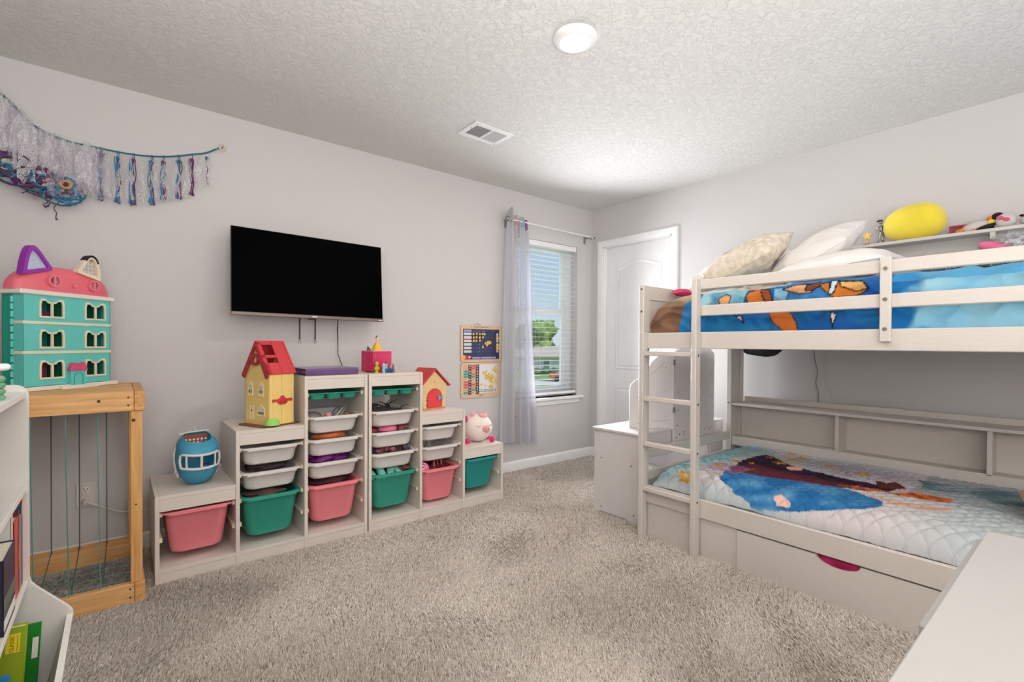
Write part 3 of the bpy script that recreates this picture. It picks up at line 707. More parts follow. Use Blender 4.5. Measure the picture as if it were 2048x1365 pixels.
slope(b, -1, .0, .008, 0, 1, .006, .003); slope(b, -1, rx1-.010, rx1, 0, 1, .006, .003); slope(b, -1, .012, .020, .45, .98, .006, .002); slope(b, -1, .008, rx1-.010, .44, .99, .006, .0015)
b.cyl((rx0, ym, ridge+.002), (rx1, ym, ridge+.002), .006, seg=10)
obj('roof', b, MRd, t, world=False)
b = B(); b.prism([(hy0+.01, zw-.03), (ym, ridge-.025), (hy1-.01, zw-.03), (hy1+.012, zw-.014), (ym, ridge+.004), (hy0-.012, zw-.014)], rx0-.004, rx0+.004, 'x')
b.ring_frame(circ(ym, zw+.075, .034, 24), circ(ym, zw+.075, .020, 24), rx0-.006, rx0+.004, 'x')
obj('bargeboard', b, mat('plastic_dark_red', (176, 48, 58), .4), t, world=False)
b = B().lathe([(0, 0), (.040, .001), (.038, .018), (.028, .032), (.012, .038), (0, .039)], (-.055, -.112, .009), 14); obj('shrub', b, MGr, t, world=False)
b = B().lathe([(0, 0), (.028, .001), (.026, .018), (.016, .032), (0, .036)], (.088, -.06, .009), 12); obj('shrub', b, MGr, t, world=False)

# blue toy van (cab) with white window frame
MBl = mat('plastic_blue', (100, 204, 238), .35, var=.03)
t = thing('toy_vehicle', 'round blue toy vehicle with white window frames on the low shelf', 'toy vehicle', (.310, 2.875, .408), R(4))
Hh = .120
def hull(a, z):  # angle, height fraction 0..1 -> radius multiplier
    prof = [(0, .30), (.06, .55), (.18, .78), (.35, .93), (.55, 1.0), (.72, .97), (.84, .92), (.90, .84), (.95, .72), (1, .60)]
    for (z0, r0), (z1, r1) in zip(prof, prof[1:]):
        if z <= z1:
            f = (z-z0)/(z1-z0); return r0+(r1-r0)*f
    return prof[-1][1]
def hp(a, zf, off=0):
    r = hull(a, zf); p = .8
    ca, sa = math.cos(a), math.sin(a)
    x = (.095*r+off)*math.copysign(abs(ca)**p, ca); y = (.100*r+off)*math.copysign(abs(sa)**p, sa)
    return (x, y, zf*.232+max(0, zf-.62)/.38*y*.34)
b = B()
NA = 48; zf = [i/28 for i in range(29)]
V = [[b.bm.verts.new(hp(2*pi*j/NA, z)) for j in range(NA)] for z in zf]
def winhole(j, i):
    a = (2*pi*(j+.5)/NA); zc = (zf[i]+zf[i+1])/2
    d = math.degrees(a)-270
    for lo, hi in ((-52, -38), (-33, -3), (3, 33), (38, 52)):
        if lo < d < hi and .44-abs(d)*.0006 < zc < .68+.0*d: return True
    return False
for i in range(28):
    for j in range(NA):
        if not winhole(j, i): b._f([V[i][j], V[i][(j+1) % NA], V[i+1][(j+1) % NA], V[i+1][j]])
b._f(V[0][::-1])
bmesh.ops.solidify(b.bm, geom=list(b.bm.faces), thickness=.003)
obj('body', b, MBl, t, world=False)
b = B()
def bar(pts, r=.0045): b.tube([hp(R(270+d), z, .001) for d, z in pts], r, 8)
ol = [(-56, .42), (-50, .405), (-35, .40), (-18, .385), (0, .375), (18, .385), (35, .40), (50, .405), (56, .42), (58, .55), (56, .69), (50, .715), (35, .72), (18, .70), (0, .685), (-18, .70), (-35, .72), (-50, .715), (-56, .69), (-58, .55), (-56, .42)]
bar(ol, .006); bar([(0, .375), (0, .69)], .006); bar([(-35.5, .40), (-35.5, .72)], .005); bar([(35.5, .40), (35.5, .72)], .005)
obj('window_frame', b, mat('plastic_white', (230, 222, 216), .4), t, world=False)
b = B(); 
for s in (-1, 1): b.tube([(s*.080, .0, .04), (s*.094, .005, .10), (s*.096, .01, .16), (s*.085, .01, .19)], .006, 8); b.ell((s*.094, -.02, .075), (.006, .008, .010), 12)
b.tube([(-.070, .048, .242), (-.03, .056, .248), (0, .057, .249), (.060, .050, .252)], .004, 6); b.tube([(0, .057, .249), (-.002, .055, .282)], .0035, 6, rad=[.004, .0015])
obj('roof_rack', b, MATS['plastic_white'], t, world=False)
b = B().box(-.050, .050, -.040, .045, .180, .184); obj('inside_floor', b, mat('toy_inside', (70, 60, 90), .6, rgb2=(170, 90, 40), vscale=60, var=.2), t, world=False)
b = B(); b.use(mat('lattice_red', (150, 70, 50), .5)); b.box(-.052, .052, .042, .046, .184, .236)
for i in range(6):
    for j in range(2): b.use(mat('dot_white', (226, 222, 216), .5)); b.cyl((-.042+i*.017, .041, .196+j*.016), (-.042+i*.017, .0405, .196+j*.016), .0055, seg=12)
obj('back_panel', b, None, t, world=False)
b = B().ell((.02, -.02, .195), (.012, .012, .010), 12).ell((-.02, .0, .195), (.016, .012, .012), 12); obj('inner_figure', b, mat('fig_yellow', (226, 180, 60), .5), t, world=False)
b = B().ell((.03, .01, .193), (.02, .016, .012), 12).ell((-.03, -.02, .192), (.014, .014, .010), 12).ell((.022, -.05, .085), (.02, .02, .02), 12); obj('inner_toy', b, mat('toy_navy', (44, 46, 110), .5), t, world=False)

# pink safe box
t = thing('toy_safe', 'magenta toy safe box on the tall part of the right storage unit', 'toy safe', (1.265, 2.905, .932), R(14))
MM = mat('plastic_magenta', (208, 40, 96), .35, var=.03)
b = B().box(-.072, .072, -.062, .062, .004, .131, .008, seg=3); obj('body', b, MM, t, world=False)
b = B().box(-.070, .070, -.060, .060, .129, .134, .002); obj('top_edge', b, mat('safe_white', (226, 190, 196), .4), t, world=False)
b = B().box(-.060, -.054, -.066, -.061, .09, .118, .001); obj('handle', b, M_METAL, t, world=False)
b = B().box(-.05, .05, -.04, .04, 0, .004); obj('foot', b, M_HOLE, t, world=False)
# figurine in yellow dress
t = thing('dress_figurine', 'small figurine in a yellow gown standing on the magenta box', 'figurine', (1.262, 2.895, 1.066), R(10))
b = B().lathe([(.0, 0), (.030, .0), (.030, .004), (.024, .024), (.014, .044), (.006, .053), (0, .054)], seg=18); obj('gown', b, mat('gown_yellow', (232, 190, 46), .45), t, world=False)
b = B().lathe([(0, .052), (.006, .053), (.007, .064), (.003, .070), (0, .071)], seg=12).ell((0, 0, .077), (.0065, .0065, .008), 12).tube([(.006, 0, .066), (.016, -.006, .060), (.020, -.010, .064)], .0018, 6).tube([(-.006, 0, .066), (-.010, -.006, .058)], .0018, 6); obj('body', b, mat('skin_doll', (232, 196, 150), .5), t, world=False)
b = B().ell((0, .003, .081), (.0075, .007, .007), 12).ell((0, .002, .090), (.004, .004, .005), 10); obj('hair', b, mat('hair_brown', (92, 60, 44), .6), t, world=False)
b = B().prism([(-.016, 0), (.012, 0), (-.010, .027)], -.006, .006); o = obj('toy_fin', b, mat('fin_dark', (92, 72, 70), .5)); o.location = (1.222, 2.915, 1.066); tag(o, 'small dark pointed toy beside the yellow figurine', 'toy')
# green figure, castle, red figure, slim blue figure
t = thing('toy_figurine', 'yellow-green toy figurine standing before the magenta box', 'figurine', (1.222, 2.805, .932))
b = B().lathe([(0, 0), (.016, 0), (.016, .004), (.009, .007), (.008, .014), (.014, .020), (.013, .036), (.008, .042), (.010, .050), (.011, .060), (.007, .068), (0, .070)], seg=16).ell((.012, -.004, .026), (.005, .005, .012), 8).ell((-.012, -.004, .026), (.005, .005, .012), 8); obj('body', b, mat('fig_olive', (186, 180, 40), .4, var=.1, vscale=60), t, world=False)
b = B().ell((.002, -.004, .058), (.008, .007, .008), 10); obj('face', b, mat('fig_pale', (226, 206, 140), .5), t, world=False)
t = thing('toy_figurine', 'tiny red toy figure between the green figurine and the castle', 'figurine', (1.250, 2.805, .932))
b = B().lathe([(0, 0), (.009, 0), (.010, .016), (.006, .022), (.009, .030), (.004, .037), (0, .038)], seg=12).ell((-.006, 0, .037), (.004, .003, .004), 8).ell((.007, 0, .037), (.004, .003, .004), 8); obj('body', b, mat('fig_red', (196, 50, 62), .45), t, world=False)
t = thing('toy_castle', 'tiny blue toy castle with towers before the magenta box', 'toy castle', (1.288, 2.79, .932), R(10))
b = B().holes(-.026, .020, 0, .026, [(-.008, .004, -.001, .012)], -.008, .008, 'y'); obj('wall', b, mat('castle_blue', (26, 96, 140), .45), t, world=False)
for x, h, r, c, n_ in ((-.030, .046, .009, (150, 204, 222), 'tower'), (-.012, .056, .007, (150, 200, 220), 'tower'), (.022, .032, .006, (236, 150, 120), 'tower')):
    b = B().cyl((x, 0, 0), (x, 0, h), r, seg=14); tw = obj('tower', b, mat('castle_tower_%d' % int(h*1000), c, .5), t, world=False)
    cc = (238, 178, 120) if h < .05 and x < 0 else (44, 84, 150) if h > .05 else (240, 150, 140)
    b = B().lathe([(r*1.15, h), (r*1.1, h+.004), (r*.6, h+.011), (0, h+.016)], (x, 0, 0), 14); obj('tower_roof', b, mat('castle_roof_%d' % int(h*1000), cc, .5), tw, world=False)
t = thing('toy_figurine', 'slim blue-grey toy figure at the right of the castle', 'figurine', (1.316, 2.775, .932))
b = B().lathe([(0, 0), (.010, 0), (.009, .020), (.005, .036), (.006, .044), (.003, .050), (0, .051)], seg=12); obj('gown', b, mat('fig_blue', (70, 100, 120), .4), t, world=False)
b = B().ell((0, 0, .056), (.006, .006, .007), 10).ell((.001, .002, .062), (.005, .005, .005), 8); obj('head', b, mat('fig_hair', (210, 190, 140), .5), t, world=False)

# wooden dog-house style playhouse
t = thing('wooden_playhouse', 'small wooden playhouse with red roof and arched red door', 'toy house', (1.636, 2.905, .672), R(11))
MPl = mat('birch_ply', (232, 200, 148), .5, vscale=6, stretch=(1, 8, 30), rgb2=(222, 186, 130)); MDr = mat('door_red', (222, 56, 62), .4); MOe = mat('ply_edge', (206, 140, 74), .55)
MRf = mat('roof_red', (206, 58, 66), .45)
W0, W1, HW, HR = .094, .110, .162, .258     # bottom half width, top half width, wall height, ridge height
n0 = 18
arch = [(-.066, .012), (-.066, .075)]+[(-.066+.132*(1-math.cos(pi*i/n0))/2, .075+.062*math.sin(pi*i/n0)) for i in range(1, n0)]+[(.066, .075), (.066, .012)]
outer = [(-W0, .012), (-W1, HW)] 
b = B()
# front wall with arched opening: left strip, right strip, top
b.prism([(-W0, 0), (-.067, 0), (-.067, HW), (-W1, HW)], -.060, -.052); b.prism([(.067, 0), (W0, 0), (W1, HW), (.067, HW)], -.060, -.052)
top = [(-.067, HW), (-.067, .075)]+arch[2:-2]+[(.067, .075), (.067, HW), (0, HW+.001)]
for i in range(1, len(arch)-2):
    (xa, za), (xb, zb) = arch[i], arch[i+1]; b.prism([(xa, za), (xb, zb), (xb, HW), (xa, HW)], -.060, -.052)
b.prism([(-W1, HW), (W1, HW), (0, HR)], -.060, -.052)
b.prism([(-W0, 0), (W0, 0), (W1, HW), (0, HR), (-W1, HW)], .072, .080)
for s in (-1, 1): b.prism([(s*W0, 0), (s*W1, HW), (s*(W1-.007), HW), (s*(W0-.007), 0)], -.052, .072)
obj('wall', b, MPl, t, world=False)
b = B().box(-W0, W0, -.062, .080, 0, .011, .001); obj('floor_board', b, MOe, t, world=False)
b = B().prism([(x*.97, .013+(z-.012)*.98) for x, z in arch], -.0625, -.054); d = obj('door', b, MDr, t, world=False)
b = B()
ins = [(x*.97, .013+(z-.012)*.98) for x, z in arch]; 
b.rings([[(x, -.0615, z) for x, z in arch], [(x*1.05, -.061, .0+z*1.03) for x, z in arch], [(x*1.05, -.056, z*1.03) for x, z in arch]], cap0=False, cap1=False, closed=False); obj('door_trim', b, MOe, t, world=False)
b = B(); 
for z in (.030, .062): b.box(-.070, -.060, -.0645, -.058, z-.005, z+.005, .001)
for x in (-.05, .045): b.cyl((x, -.0628, .006), (x, -.0615, .006), .0025, seg=8)
b.cyl((0, -.0612, .183), (0, -.0595, .183), .003, seg=10)
obj('hinge', b, M_HOLE, t, world=False)
b = B().box(.033, .062, -.072, -.066, .071, .079, .002)
for x, z in ((.033, .0685), (.033, .0815), (.062, .0685), (.062, .0815)): b.cyl((x, -.073, z), (x, -.065, z), .0068, seg=14)
obj('bone_handle', b, mat('bone_blue', (112, 184, 222), .4), d, world=False)
b = B()
for s in (-1, 1):
    b.prism([(0, HR+.008), (s*(W1+.020), HW-.012), (s*(W1+.020), HW-.002), (0, HR+.018)], -.075, .110)
obj('roof', b, MRf, t, world=False)

# plush pig lying on the low shelf
t = thing('pig_plush', 'round white pig plush with closed eyes on the low shelf by the curtain', 'plush toy', (2.020, 2.875, .408), R(-14)); t.scale = (.98, 1, 1.04)
MPw = mat('plush_white', (240, 226, 218), .95, bump=.5, bscale=300, sheen=.5); MPp = mat('plush_pink', (236, 168, 172), .95, sheen=.5, bump=.4, bscale=300); MPm = mat('plush_magenta', (218, 40, 112), .95, sheen=.4)
def pigf(q):
    return Vector((q.x, q.y, q.z*(1-.10*max(0, q.z))))
b = B().ell((0, 0, .098), (.108, .105, .098), 40, fn=pigf); obj('body', b, MPw, t, world=False)
b = B().ell((.028, -.101, .100), (.032, .022, .027), 24); sn = obj('snout', b, MPp, t, world=False)
b = B().ell((.020, -.1225, .100), (.005, .003, .007), 10).ell((.037, -.121, .100), (.005, .003, .007), 10); obj('nostril', b, mat('nostril_pink', (206, 120, 130), .9), sn, world=False)
b = B()
for cx, sg in ((-.030, -1), (.075, 1)):
    pts = []
    for i in range(9):
        u = -1+2*i/8; x = cx+u*.014; z = .118-.008*(1-u*u)+0.004
        yy = -.105*math.sqrt(max(0.01, 1-(x/.108)**2-((z-.098)/.098)**2))-.001; pts.append((x, yy, z))
    b.tube(pts, .0014, 5)
obj('closed_eye', b, M_BLACK, t, world=False)
for cx, cz in ((-.045, .190), (.055, .186)):
    b = B().ell((cx, -.02, cz), (.016, .010, .022), 14, M=Matrix.Translation((cx, 0, cz)) @ Matrix.Rotation(R(-20 if cx < 0 else 25), 4, 'Y') @ Matrix.Translation((-cx, 0, -cz))); obj('ear', b, MPp, t, world=False)
b = B().lathe([(0, 0), (.012, 0), (.008, .018), (.003, .034), (0, .036)], (.005, -.03, .185), 12); obj('horn', b, MPp, t, world=False)
b = B().ell((.025, -.035, .178), (.036, .03, .014), 16); obj('mane', b, MPp, t, world=False)
for c in ((-.100, -.055, .012), (.085, -.075, .020), (-.108, -.03, .165), (.095, .05, .015)):
    b = B().ell(c, (.022, .022, .024), 16); obj('paw', b, MPm, t, world=False)

# ================================================================ TELEVISION, CHARTS, GARLAND
tv = thing('television', 'large black flat television mounted on the wall, switched off', 'television', (.937, 3.095, 1.514), (R(-5.6), R(.75), 0))
# local frame: x width, y depth (room side is -y), z height ; top leans towards the room
b = B().box(-.446, .446, -.004, .010, -.254, .254, .003); obj('bezel', b, M_BLACK, tv, world=False)
b = B().box(-.442, .442, -.0052, -.0038, -.233, .250); obj('screen', b, M_SCREEN, tv, world=False)
b = B().box(-.446, .446, -.0075, -.003, -.254, -.235, .0015); ch = obj('chin', b, M_CHIN, tv, world=False)
b = B().box(-.012, .018, -.0083, -.0074, -.247, -.241).box(.415, .438, -.0083, -.0074, -.249, -.243); obj('mark', b, M_TRIM, ch, world=False)
b = B().box(-.035, .005, -.004, .006, -.262, -.254, .002); obj('sensor', b, M_BLACK, tv, world=False)
b = B().box(-.33, .33, .010, .045, -.21, .10, .01); obj('back_housing', b, M_BLACK, tv, world=False)
b = B().box(-.12, .12, .04, .06, -.1, .1, .002).box(-.02, .02, .05, .165, -.05, .05, .002); obj('wall_mount', b, M_BLACK, tv, world=False)
for x in (.902, .998):
    t = thing('pull_strap', ['thin black strap with clip below the television, left one', 'thin black strap with clip below the television, right one'][x > .95], 'strap', (x, WA-.01, 1.22))
    b = B().box(x-.004, x+.004, WA-.012, WA-.009, 1.13, 1.27); obj('strap', b, M_BLACK, t)
    b = B().ring_frame(rrect(x-.007, x+.007, 1.108, 1.134, .006), rrect(x-.004, x+.004, 1.112, 1.130, .003), WA-.014, WA-.009); obj('clip', b, M_METAL, t)
b = B().tube([(1.13, WA-.06, 1.30), (1.134, WA-.03, 1.20), (1.142, WA-.02, 1.10), (1.138, WA-.03, 1.04), (1.15, WA-.045, .99), (1.165, WA-.06, .94), (1.165, WA-.055, .86)], .0028, 6)
obj('power_cord', b, M_BLACK, tv)

MBz = mat('beech_board', (226, 198, 166), .55, vscale=5, stretch=(1, 6, 30), rgb2=(214, 182, 148)); MNv = mat('chart_navy', (34, 40, 78), .5, rgb2=(44, 60, 100), vscale=9); MSt = mat('magnet_yellow', (244, 200, 70), .45)
t = thing('responsibility_chart', 'wooden wall chart with navy star grid, upper of two, lettered my responsibilities', 'chart', (2.325, WA, 1.115))
cx0, cx1, cz0, cz1 = 2.122, 2.530, .964, 1.265; yb = WA-.002; yf = WA-.012
b = B().prism(rrect(cx0, cx1, cz0, cz1, .022), yf, yb); obj('board', b, MBz, t)
b = B().box(2.142, 2.505, yf-.001, yf+.001, .985, 1.232); pr_ = obj('printed_panel', b, MNv, t)
b = B()
for k in range(6): b.use(mat(['strip_mint', 'strip_rose'][k in (1, 2, 4)], [(206, 222, 216), (232, 206, 204)][k in (1, 2, 4)], .6)); z = 1.192-k*.0285; b.box(2.148, 2.222, yf-.0022, yf-.001, z-.010, z+.010)
b.use(mat('strip_lilac', (176, 160, 214), .6)); b.box(2.148, 2.222, yf-.0022, yf-.001, 1.208, 1.226).box(2.232, 2.305, yf-.0022, yf-.001, .990, 1.004).box(2.312, 2.43, yf-.0022, yf-.001, .990, 1.004).box(2.436, 2.47, yf-.0022, yf-.001, .990, 1.004)
b.use(mat('rocket_red', (196, 60, 66), .5)); b.prism([(2.150, .985), (2.205, .990), (2.235, 1.004), (2.205, 1.016), (2.160, 1.018)], yf-.0024, yf-.001)
b.use(mat('rocket_orange', (240, 176, 90), .5)); b.prism(circ(2.146, 1.004, .018), yf-.0026, yf-.001)
b.use(M_TRIM); b.prism(circ(2.203, 1.003, .008), yf-.0028, yf-.001)
cols = [(200, 120, 150), (150, 120, 190), (226, 190, 90), (90, 150, 180), (110, 130, 200), (120, 90, 190), (200, 70, 130)]
for i in range(7):
    b.use(mat('dot_%d' % i, cols[i], .5))
    for j in range(6): b.prism(circ(2.240+i*.0305, 1.192-j*.0285, .0032, 8), yf-.0018, yf-.001)
b.use(mat('bar_rose', (150, 90, 130), .6)); b.box(2.235, 2.262, yf-.0018, yf-.001, 1.212, 1.219).box(2.275, 2.31, yf-.0018, yf-.001, 1.212, 1.219).box(2.43, 2.45, yf-.0018, yf-.001, 1.212, 1.219)
b.use(mat('bar_teal', (70, 150, 160), .6)); b.box(2.325, 2.355, yf-.0018, yf-.001, 1.212, 1.219)
b.use(M_BINW)
for j in range(6): b.prism(circ(2.485, 1.192-j*.0285, .0105, 16), yf-.0022, yf-.001)
obj('print_detail', b, None, pr_)
b = B(); text_mesh(b, 'MY RESPONSIBILITIES', .016, Matrix.Translation((2.318, yf-.0004, 1.248)) @ Matrix.Rotation(pi/2, 4, 'X'), width=.155); b.prism(star(2.222, 1.248, .005), yf-.001, yf).prism(star(2.412, 1.248, .005), yf-.001, yf)
obj('lettering', b, mat('letter_grey', (120, 96, 80), .6), t)
b = B().tube([(2.25, WA-.006, 1.262), (2.285, WA-.004, 1.281), (2.33, WA-.006, 1.262)], .0012, 5); obj('hanging_string', b, M_HOLE, t)
pos = [(2.240+i*.0305, 1.192+.003*((i*3) % 2)) for i in range(4)]+[(2.349, 1.192)]+[(2.240+i*.0305, 1.163+.003*(i % 2)) for i in range(4)]+[(2.243, 1.135), (2.266, 1.136), (2.302, 1.139), (2.335, 1.086), (2.385, 1.112), (2.372, 1.100), (2.400, 1.118), (2.36, 1.115), (2.375, 1.125), (2.395, 1.130), (2.41, 1.122)]
pos += [(2.485+.008*((k*7) % 3-1), 1.176-k*.0085-(.035 if k > 4 else 0)) for k in range(10)]
for k, (x, z) in enumerate(pos):
    o = obj('star_magnet', B().prism(star(0, 0, .0125, .0066, rot=k*.3), -.002, .001), MSt) if k == 0 else None
    if k == 0: st0 = o
    else: o = st0.copy(); COL.objects.link(o)
    o.location = (x, yf-.003-.0022*(k % 3), z); o.rotation_euler = (0, k*.45, 0)
    tag(o, 'small yellow star magnet stuck on the navy star chart', 'magnet', 'yellow star magnets on the upper chart')
t = thing('sticker_chart', 'wooden wall chart with coloured task strips, lower of two', 'chart', (2.31, WA, .815))
b = B().prism(rrect(2.124, 2.512, .672, .957, .022), yf, yb); obj('board', b, MBz, t)
b = B().box(2.300, 2.480, yf-.001, yf+.001, .708, .942); obj('white_panel', b, mat('white_gloss', (228, 226, 226), .3), t)
b = B().box(2.193, 2.222, yf-.001, yf+.001, .700, .942).box(2.265, 2.298, yf-.001, yf+.001, .700, .942); obj('navy_column', b, mat('chart_slate', (52, 60, 70), .6, var=.2, vscale=200), t)
sc = [(240, 190, 130), (238, 180, 130), (90, 180, 176), (86, 176, 172), (80, 176, 170), (240, 196, 150), (232, 120, 124), (226, 110, 118), (230, 116, 120), (240, 186, 140), (90, 180, 176)]
sc2 = [(230, 112, 120), (232, 120, 124), (240, 176, 120), (234, 130, 124), (90, 184, 176), (240, 190, 130), (236, 190, 140), (96, 190, 190), (240, 170, 120), (80, 176, 170), (240, 190, 140)]
b = B()
for k in range(11):
    z = .931-k*.0215
    b.use(mat('strip_%d' % (sum(sc[k])), sc[k], .6)); b.box(2.150, 2.190+.004*(k % 3), yf-.0018, yf+.001, z-.0095, z+.0095)
    b.use(mat('strip_%d' % (sum(sc2[k])), sc2[k], .6)); b.box(2.224, 2.262+.004*((k+1) % 3), yf-.0018, yf+.001, z-.0095, z+.0095)
    b.use(M_HOLE); b.box(2.156, 2.18, yf-.0022, yf-.0016, z-.001, z+.0012).box(2.23, 2.25, yf-.0022, yf-.0016, z-.001, z+.0012)
    b.use(mat(['ic_a', 'ic_b', 'ic_c'][k % 3], [(196, 200, 210), (200, 120, 110), (226, 200, 170)][k % 3], .6)); b.prism(circ(2.208, z, .0075, 10), yf-.002, yf).prism(circ(2.281, z, .0075, 10), yf-.002, yf)
obj('task_strip', b, None, t)
b = B()
for k in range(12):
    for j in range(2): b.prism([(2.305+k*.0145+.004*j, .712+.014*j), (2.314+k*.0145, .720+.014*j), (2.302+k*.0145, .726+.014*j)], yf-.0016, yf)
obj('leaf_row', b, mat('chart_slate2', (44, 84, 92), .6), t)
b = B()
for k in range(7): b.box(2.296+k*.0065, 2.300+k*.0065, yf-.001, yf, .685+(.003 if k in (1, 4) else 0), .694)
obj('lettering', b, MATS['letter_grey'], t)
rr = random.Random(4)
for k in range(52):
    u = rr.random()
    if k < 34: x, z = 2.36+.115*rr.random()**.7, .80+.12*rr.random()+0*u; z = min(z, .80+.12*((x-2.33)/.14))
    elif k < 44: x, z = 2.40+.07*rr.random(), .752+.05*rr.random()
    else: x, z = 2.315+.06*rr.random(), .745+.15*rr.random()
    o = st0.copy(); COL.objects.link(o); o.location = (x, yf-.003-.002*(k % 4), z); o.rotation_euler = (0, k*.7, 0); o.scale = (.85, 1, .85)
    tag(o, 'small yellow star magnet clustered on the white half of the lower chart', 'magnet', 'yellow star magnets on the lower chart')

# ---- garland
def cr(pts, n):
    out = []; P = [Vector(p) for p in pts]; P = [P[0]]+P+[P[-1]]
    for i in range(1, len(P)-2):
        for k in range(n):
            t = k/n; a, b_, c, d = P[i-1:i+3]
            out.append(.5*((2*b_)+(-a+c)*t+(2*a-5*b_+4*c-d)*t*t+(-a+3*b_-3*c+d)*t**3))
    out.append(P[-2]); return out
G = [(-.50, 2.33), (-.417, 2.254), (-.384, 2.221), (-.335, 2.166), (-.31, 2.138), (-.25, 2.108), (-.188, 2.093), (-.124, 2.090), (-.061, 2.089), (.004, 2.088), (.067, 2.091), (.13, 2.098), (.201, 2.113), (.257, 2.13), (.319, 2.154), (.385, 2.178), (.434, 2.211)]
GY = WA-.045
gt = thing('tassel_garland', 'yarn and tulle garland swagged on the wall above the teal dollhouse', 'garland', (0, GY, 2.09))
MYt = mat('yarn_teal', (42, 112, 128), .9, bump=.5, bscale=900); MYb = mat('yarn_blue', (60, 140, 186), .9, bump=.5, bscale=900); MYp = mat('yarn_purple', (110, 66, 104), .9, bump=.5, bscale=900); MYm = mat('yarn_plum', (92, 40, 88), .9)
b = B().tube(cr([(x, GY, z) for x, z in G], 4), .0045, 8); obj('rope', b, MYt, gt)
M_TUL = mat_sheer('tulle_white', (250, 247, 250), .35, .9, 260, vor=True); M_TULL = mat_sheer('tulle_lilac', (226, 220, 234), .15, .6, 120)
M_LACE = mat_sheer('lace_white', (250, 248, 250), .12, 1.0, 130, vor=True)
def gz(x):
    for (a, za), (c, zc) in zip(G, G[1:]):
        if a <= x <= c: return za+(zc-za)*(x-a)/(c-a)
    return G[-1][1]
def strand(x, ztop, ln, seed, r=.0022, m=None, wob=.01, yo=0, b=None, bell=True):
    rr = random.Random(seed); pts = []; n = 9; px = x
    for i in range(n+1):
        t = i/n; pts.append((px+wob*nz(seed*3.1, t*3)*1.5, GY-.012-yo+.01*nz(seed*1.7+9, t*4), ztop-ln*t))
    b.tube(pts, r, 5, rad=[r]*n+[r*2.6] if bell else None)
def ribbon(x, wd, ztop, ln, seed, yo=0, amp=.014, curl=.4):
    def fn(u, v):
        xx = x+(u-.5)*wd*(.35+.65*min(1, v*3))+.012*nz(seed, v*3)+.01*nz(seed+5, v*7)
        return (xx, GY-.015-yo+amp*nz(seed+2, u*4, v*5)*2+.006*math.sin(u*9+seed), ztop-ln*v*(1+.10*nz(u*5, seed)))
    return fn
ts = [(-.061, .24, 0), (.004, .245, 0), (.067, .245, 0), (.144, .235, 0), (.194, .215, 0), (.263, .215, 0), (.321, .21, 0), (.392, .16, 0)]
for k, (x, ln, _) in enumerate(ts):
    z0 = gz(x)
    for m, (mm, cnt) in enumerate(((MYb, 3), (MYp, 3), (MYm, 1))):
        if k in (6,) and m == 0: continue
        if k == 7 and m != 2: continue
        b = B()
        for j in range(cnt): strand(x+(j-1)*.0055+(m-1)*.006, z0-.028, ln*(.94+.05*random.Random(k*7+j+m).random()), k*13+m*5+j, .0024, wob=.009, b=b)
        if m < 2: b.tube([(x-.004+m*.006, GY, z0+.006), (x-.003+m*.007, GY-.006, z0-.015), (x-.004+m*.008, GY-.010, z0-.03)], .002, 5)
        obj('yarn_tassel', b, mm, gt)
    b = B().ell((x, GY-.013, z0-.036), (.009, .008, .012), 12); obj('knot', b, [MYp, MYt][k % 2], gt)
for k in range(11):     # tulle between the tassels
    x = -.095+k*.049; z0 = gz(x)
    b = B().grid(ribbon(x, .034, z0-.02, .22 if x < .3 else .17, k*3.3, .0), 8, 22); obj('lace_strip', b, M_LACE if k % 2 == 0 else M_TUL, gt, recalc=False)
for k in range(18):     # dense bunch of tulle at the left
    x = -.50+k*.0245; z0 = gz(x)
    b = B().grid(ribbon(x+.01, .06, z0-.01, .20+.03*(k % 3)+(.07 if x < -.3 else .03 if x < -.2 else 0), 100+k*2.7, .018+.014*(k % 4), .022), 9, 22); obj('tulle_strip', b, [M_TUL, M_LACE, M_TULL][k % 3], gt, recalc=False)
for k in range(46):     # tangled yarn showing under the tulle
    rr = random.Random(200+k); x = -.44+rr.random()*.27; zc = 1.925-.36*(x+.44)-(rr.random()-.5)*.07
    pts = []; a0 = rr.random()*6; q = rr.uniform(.03, .06)
    for i in range(13):
        a = a0+i*.55; pts.append((x+q*math.cos(a)*1.3+.006*nz(k, i), GY-.050+.022*math.sin(a*1.3+k), zc+q*.75*math.sin(a)))
    b = B().tube(pts, .0042, 5); obj('yarn_loop', b, [MYb, MYp, MYm, MYt][k % 4], gt)
for k, (x, z, c) in enumerate(((-.30, 1.875, (196, 190, 160)), (-.34, 1.90, (206, 196, 200)), (-.235, 1.86, (200, 180, 176)), (-.385, 1.92, (190, 186, 160)), (-.27, 1.90, (220, 205, 200)))):
    b = B().grid(lambda u, v: (x-.045+.09*u, GY-.060+.012*nz(u*4+k, v*3), z+.03-.05*v-.02*u+.01*nz(k, u*4)), 10, 6); obj('fabric_scrap', b, mat('scrap_%d' % k, c, .9, var=.1, vscale=60), gt, recalc=False)
b = B()
for (x, z, l) in ((-.255, 1.81, .05), (-.262, 1.81, .055), (-.225, 1.80, .10), (-.178, 1.84, .06), (-.335, 1.84, .035), (-.15, 1.90, .06)): b = B(); strand(x, z, l, int(x*999), .0022, wob=.012, b=b); obj('hanging_strand', b, MYp, gt)
def torus(b, c, R0, r, M, n=32, m=10):
    b.rings([[M @ Vector(((R0+r*math.cos(2*pi*j/m))*math.cos(2*pi*i/n), (R0+r*math.cos(2*pi*j/m))*math.sin(2*pi*i/n), r*math.sin(2*pi*j/m))) for j in range(m)] for i in range(n)], loop=True)
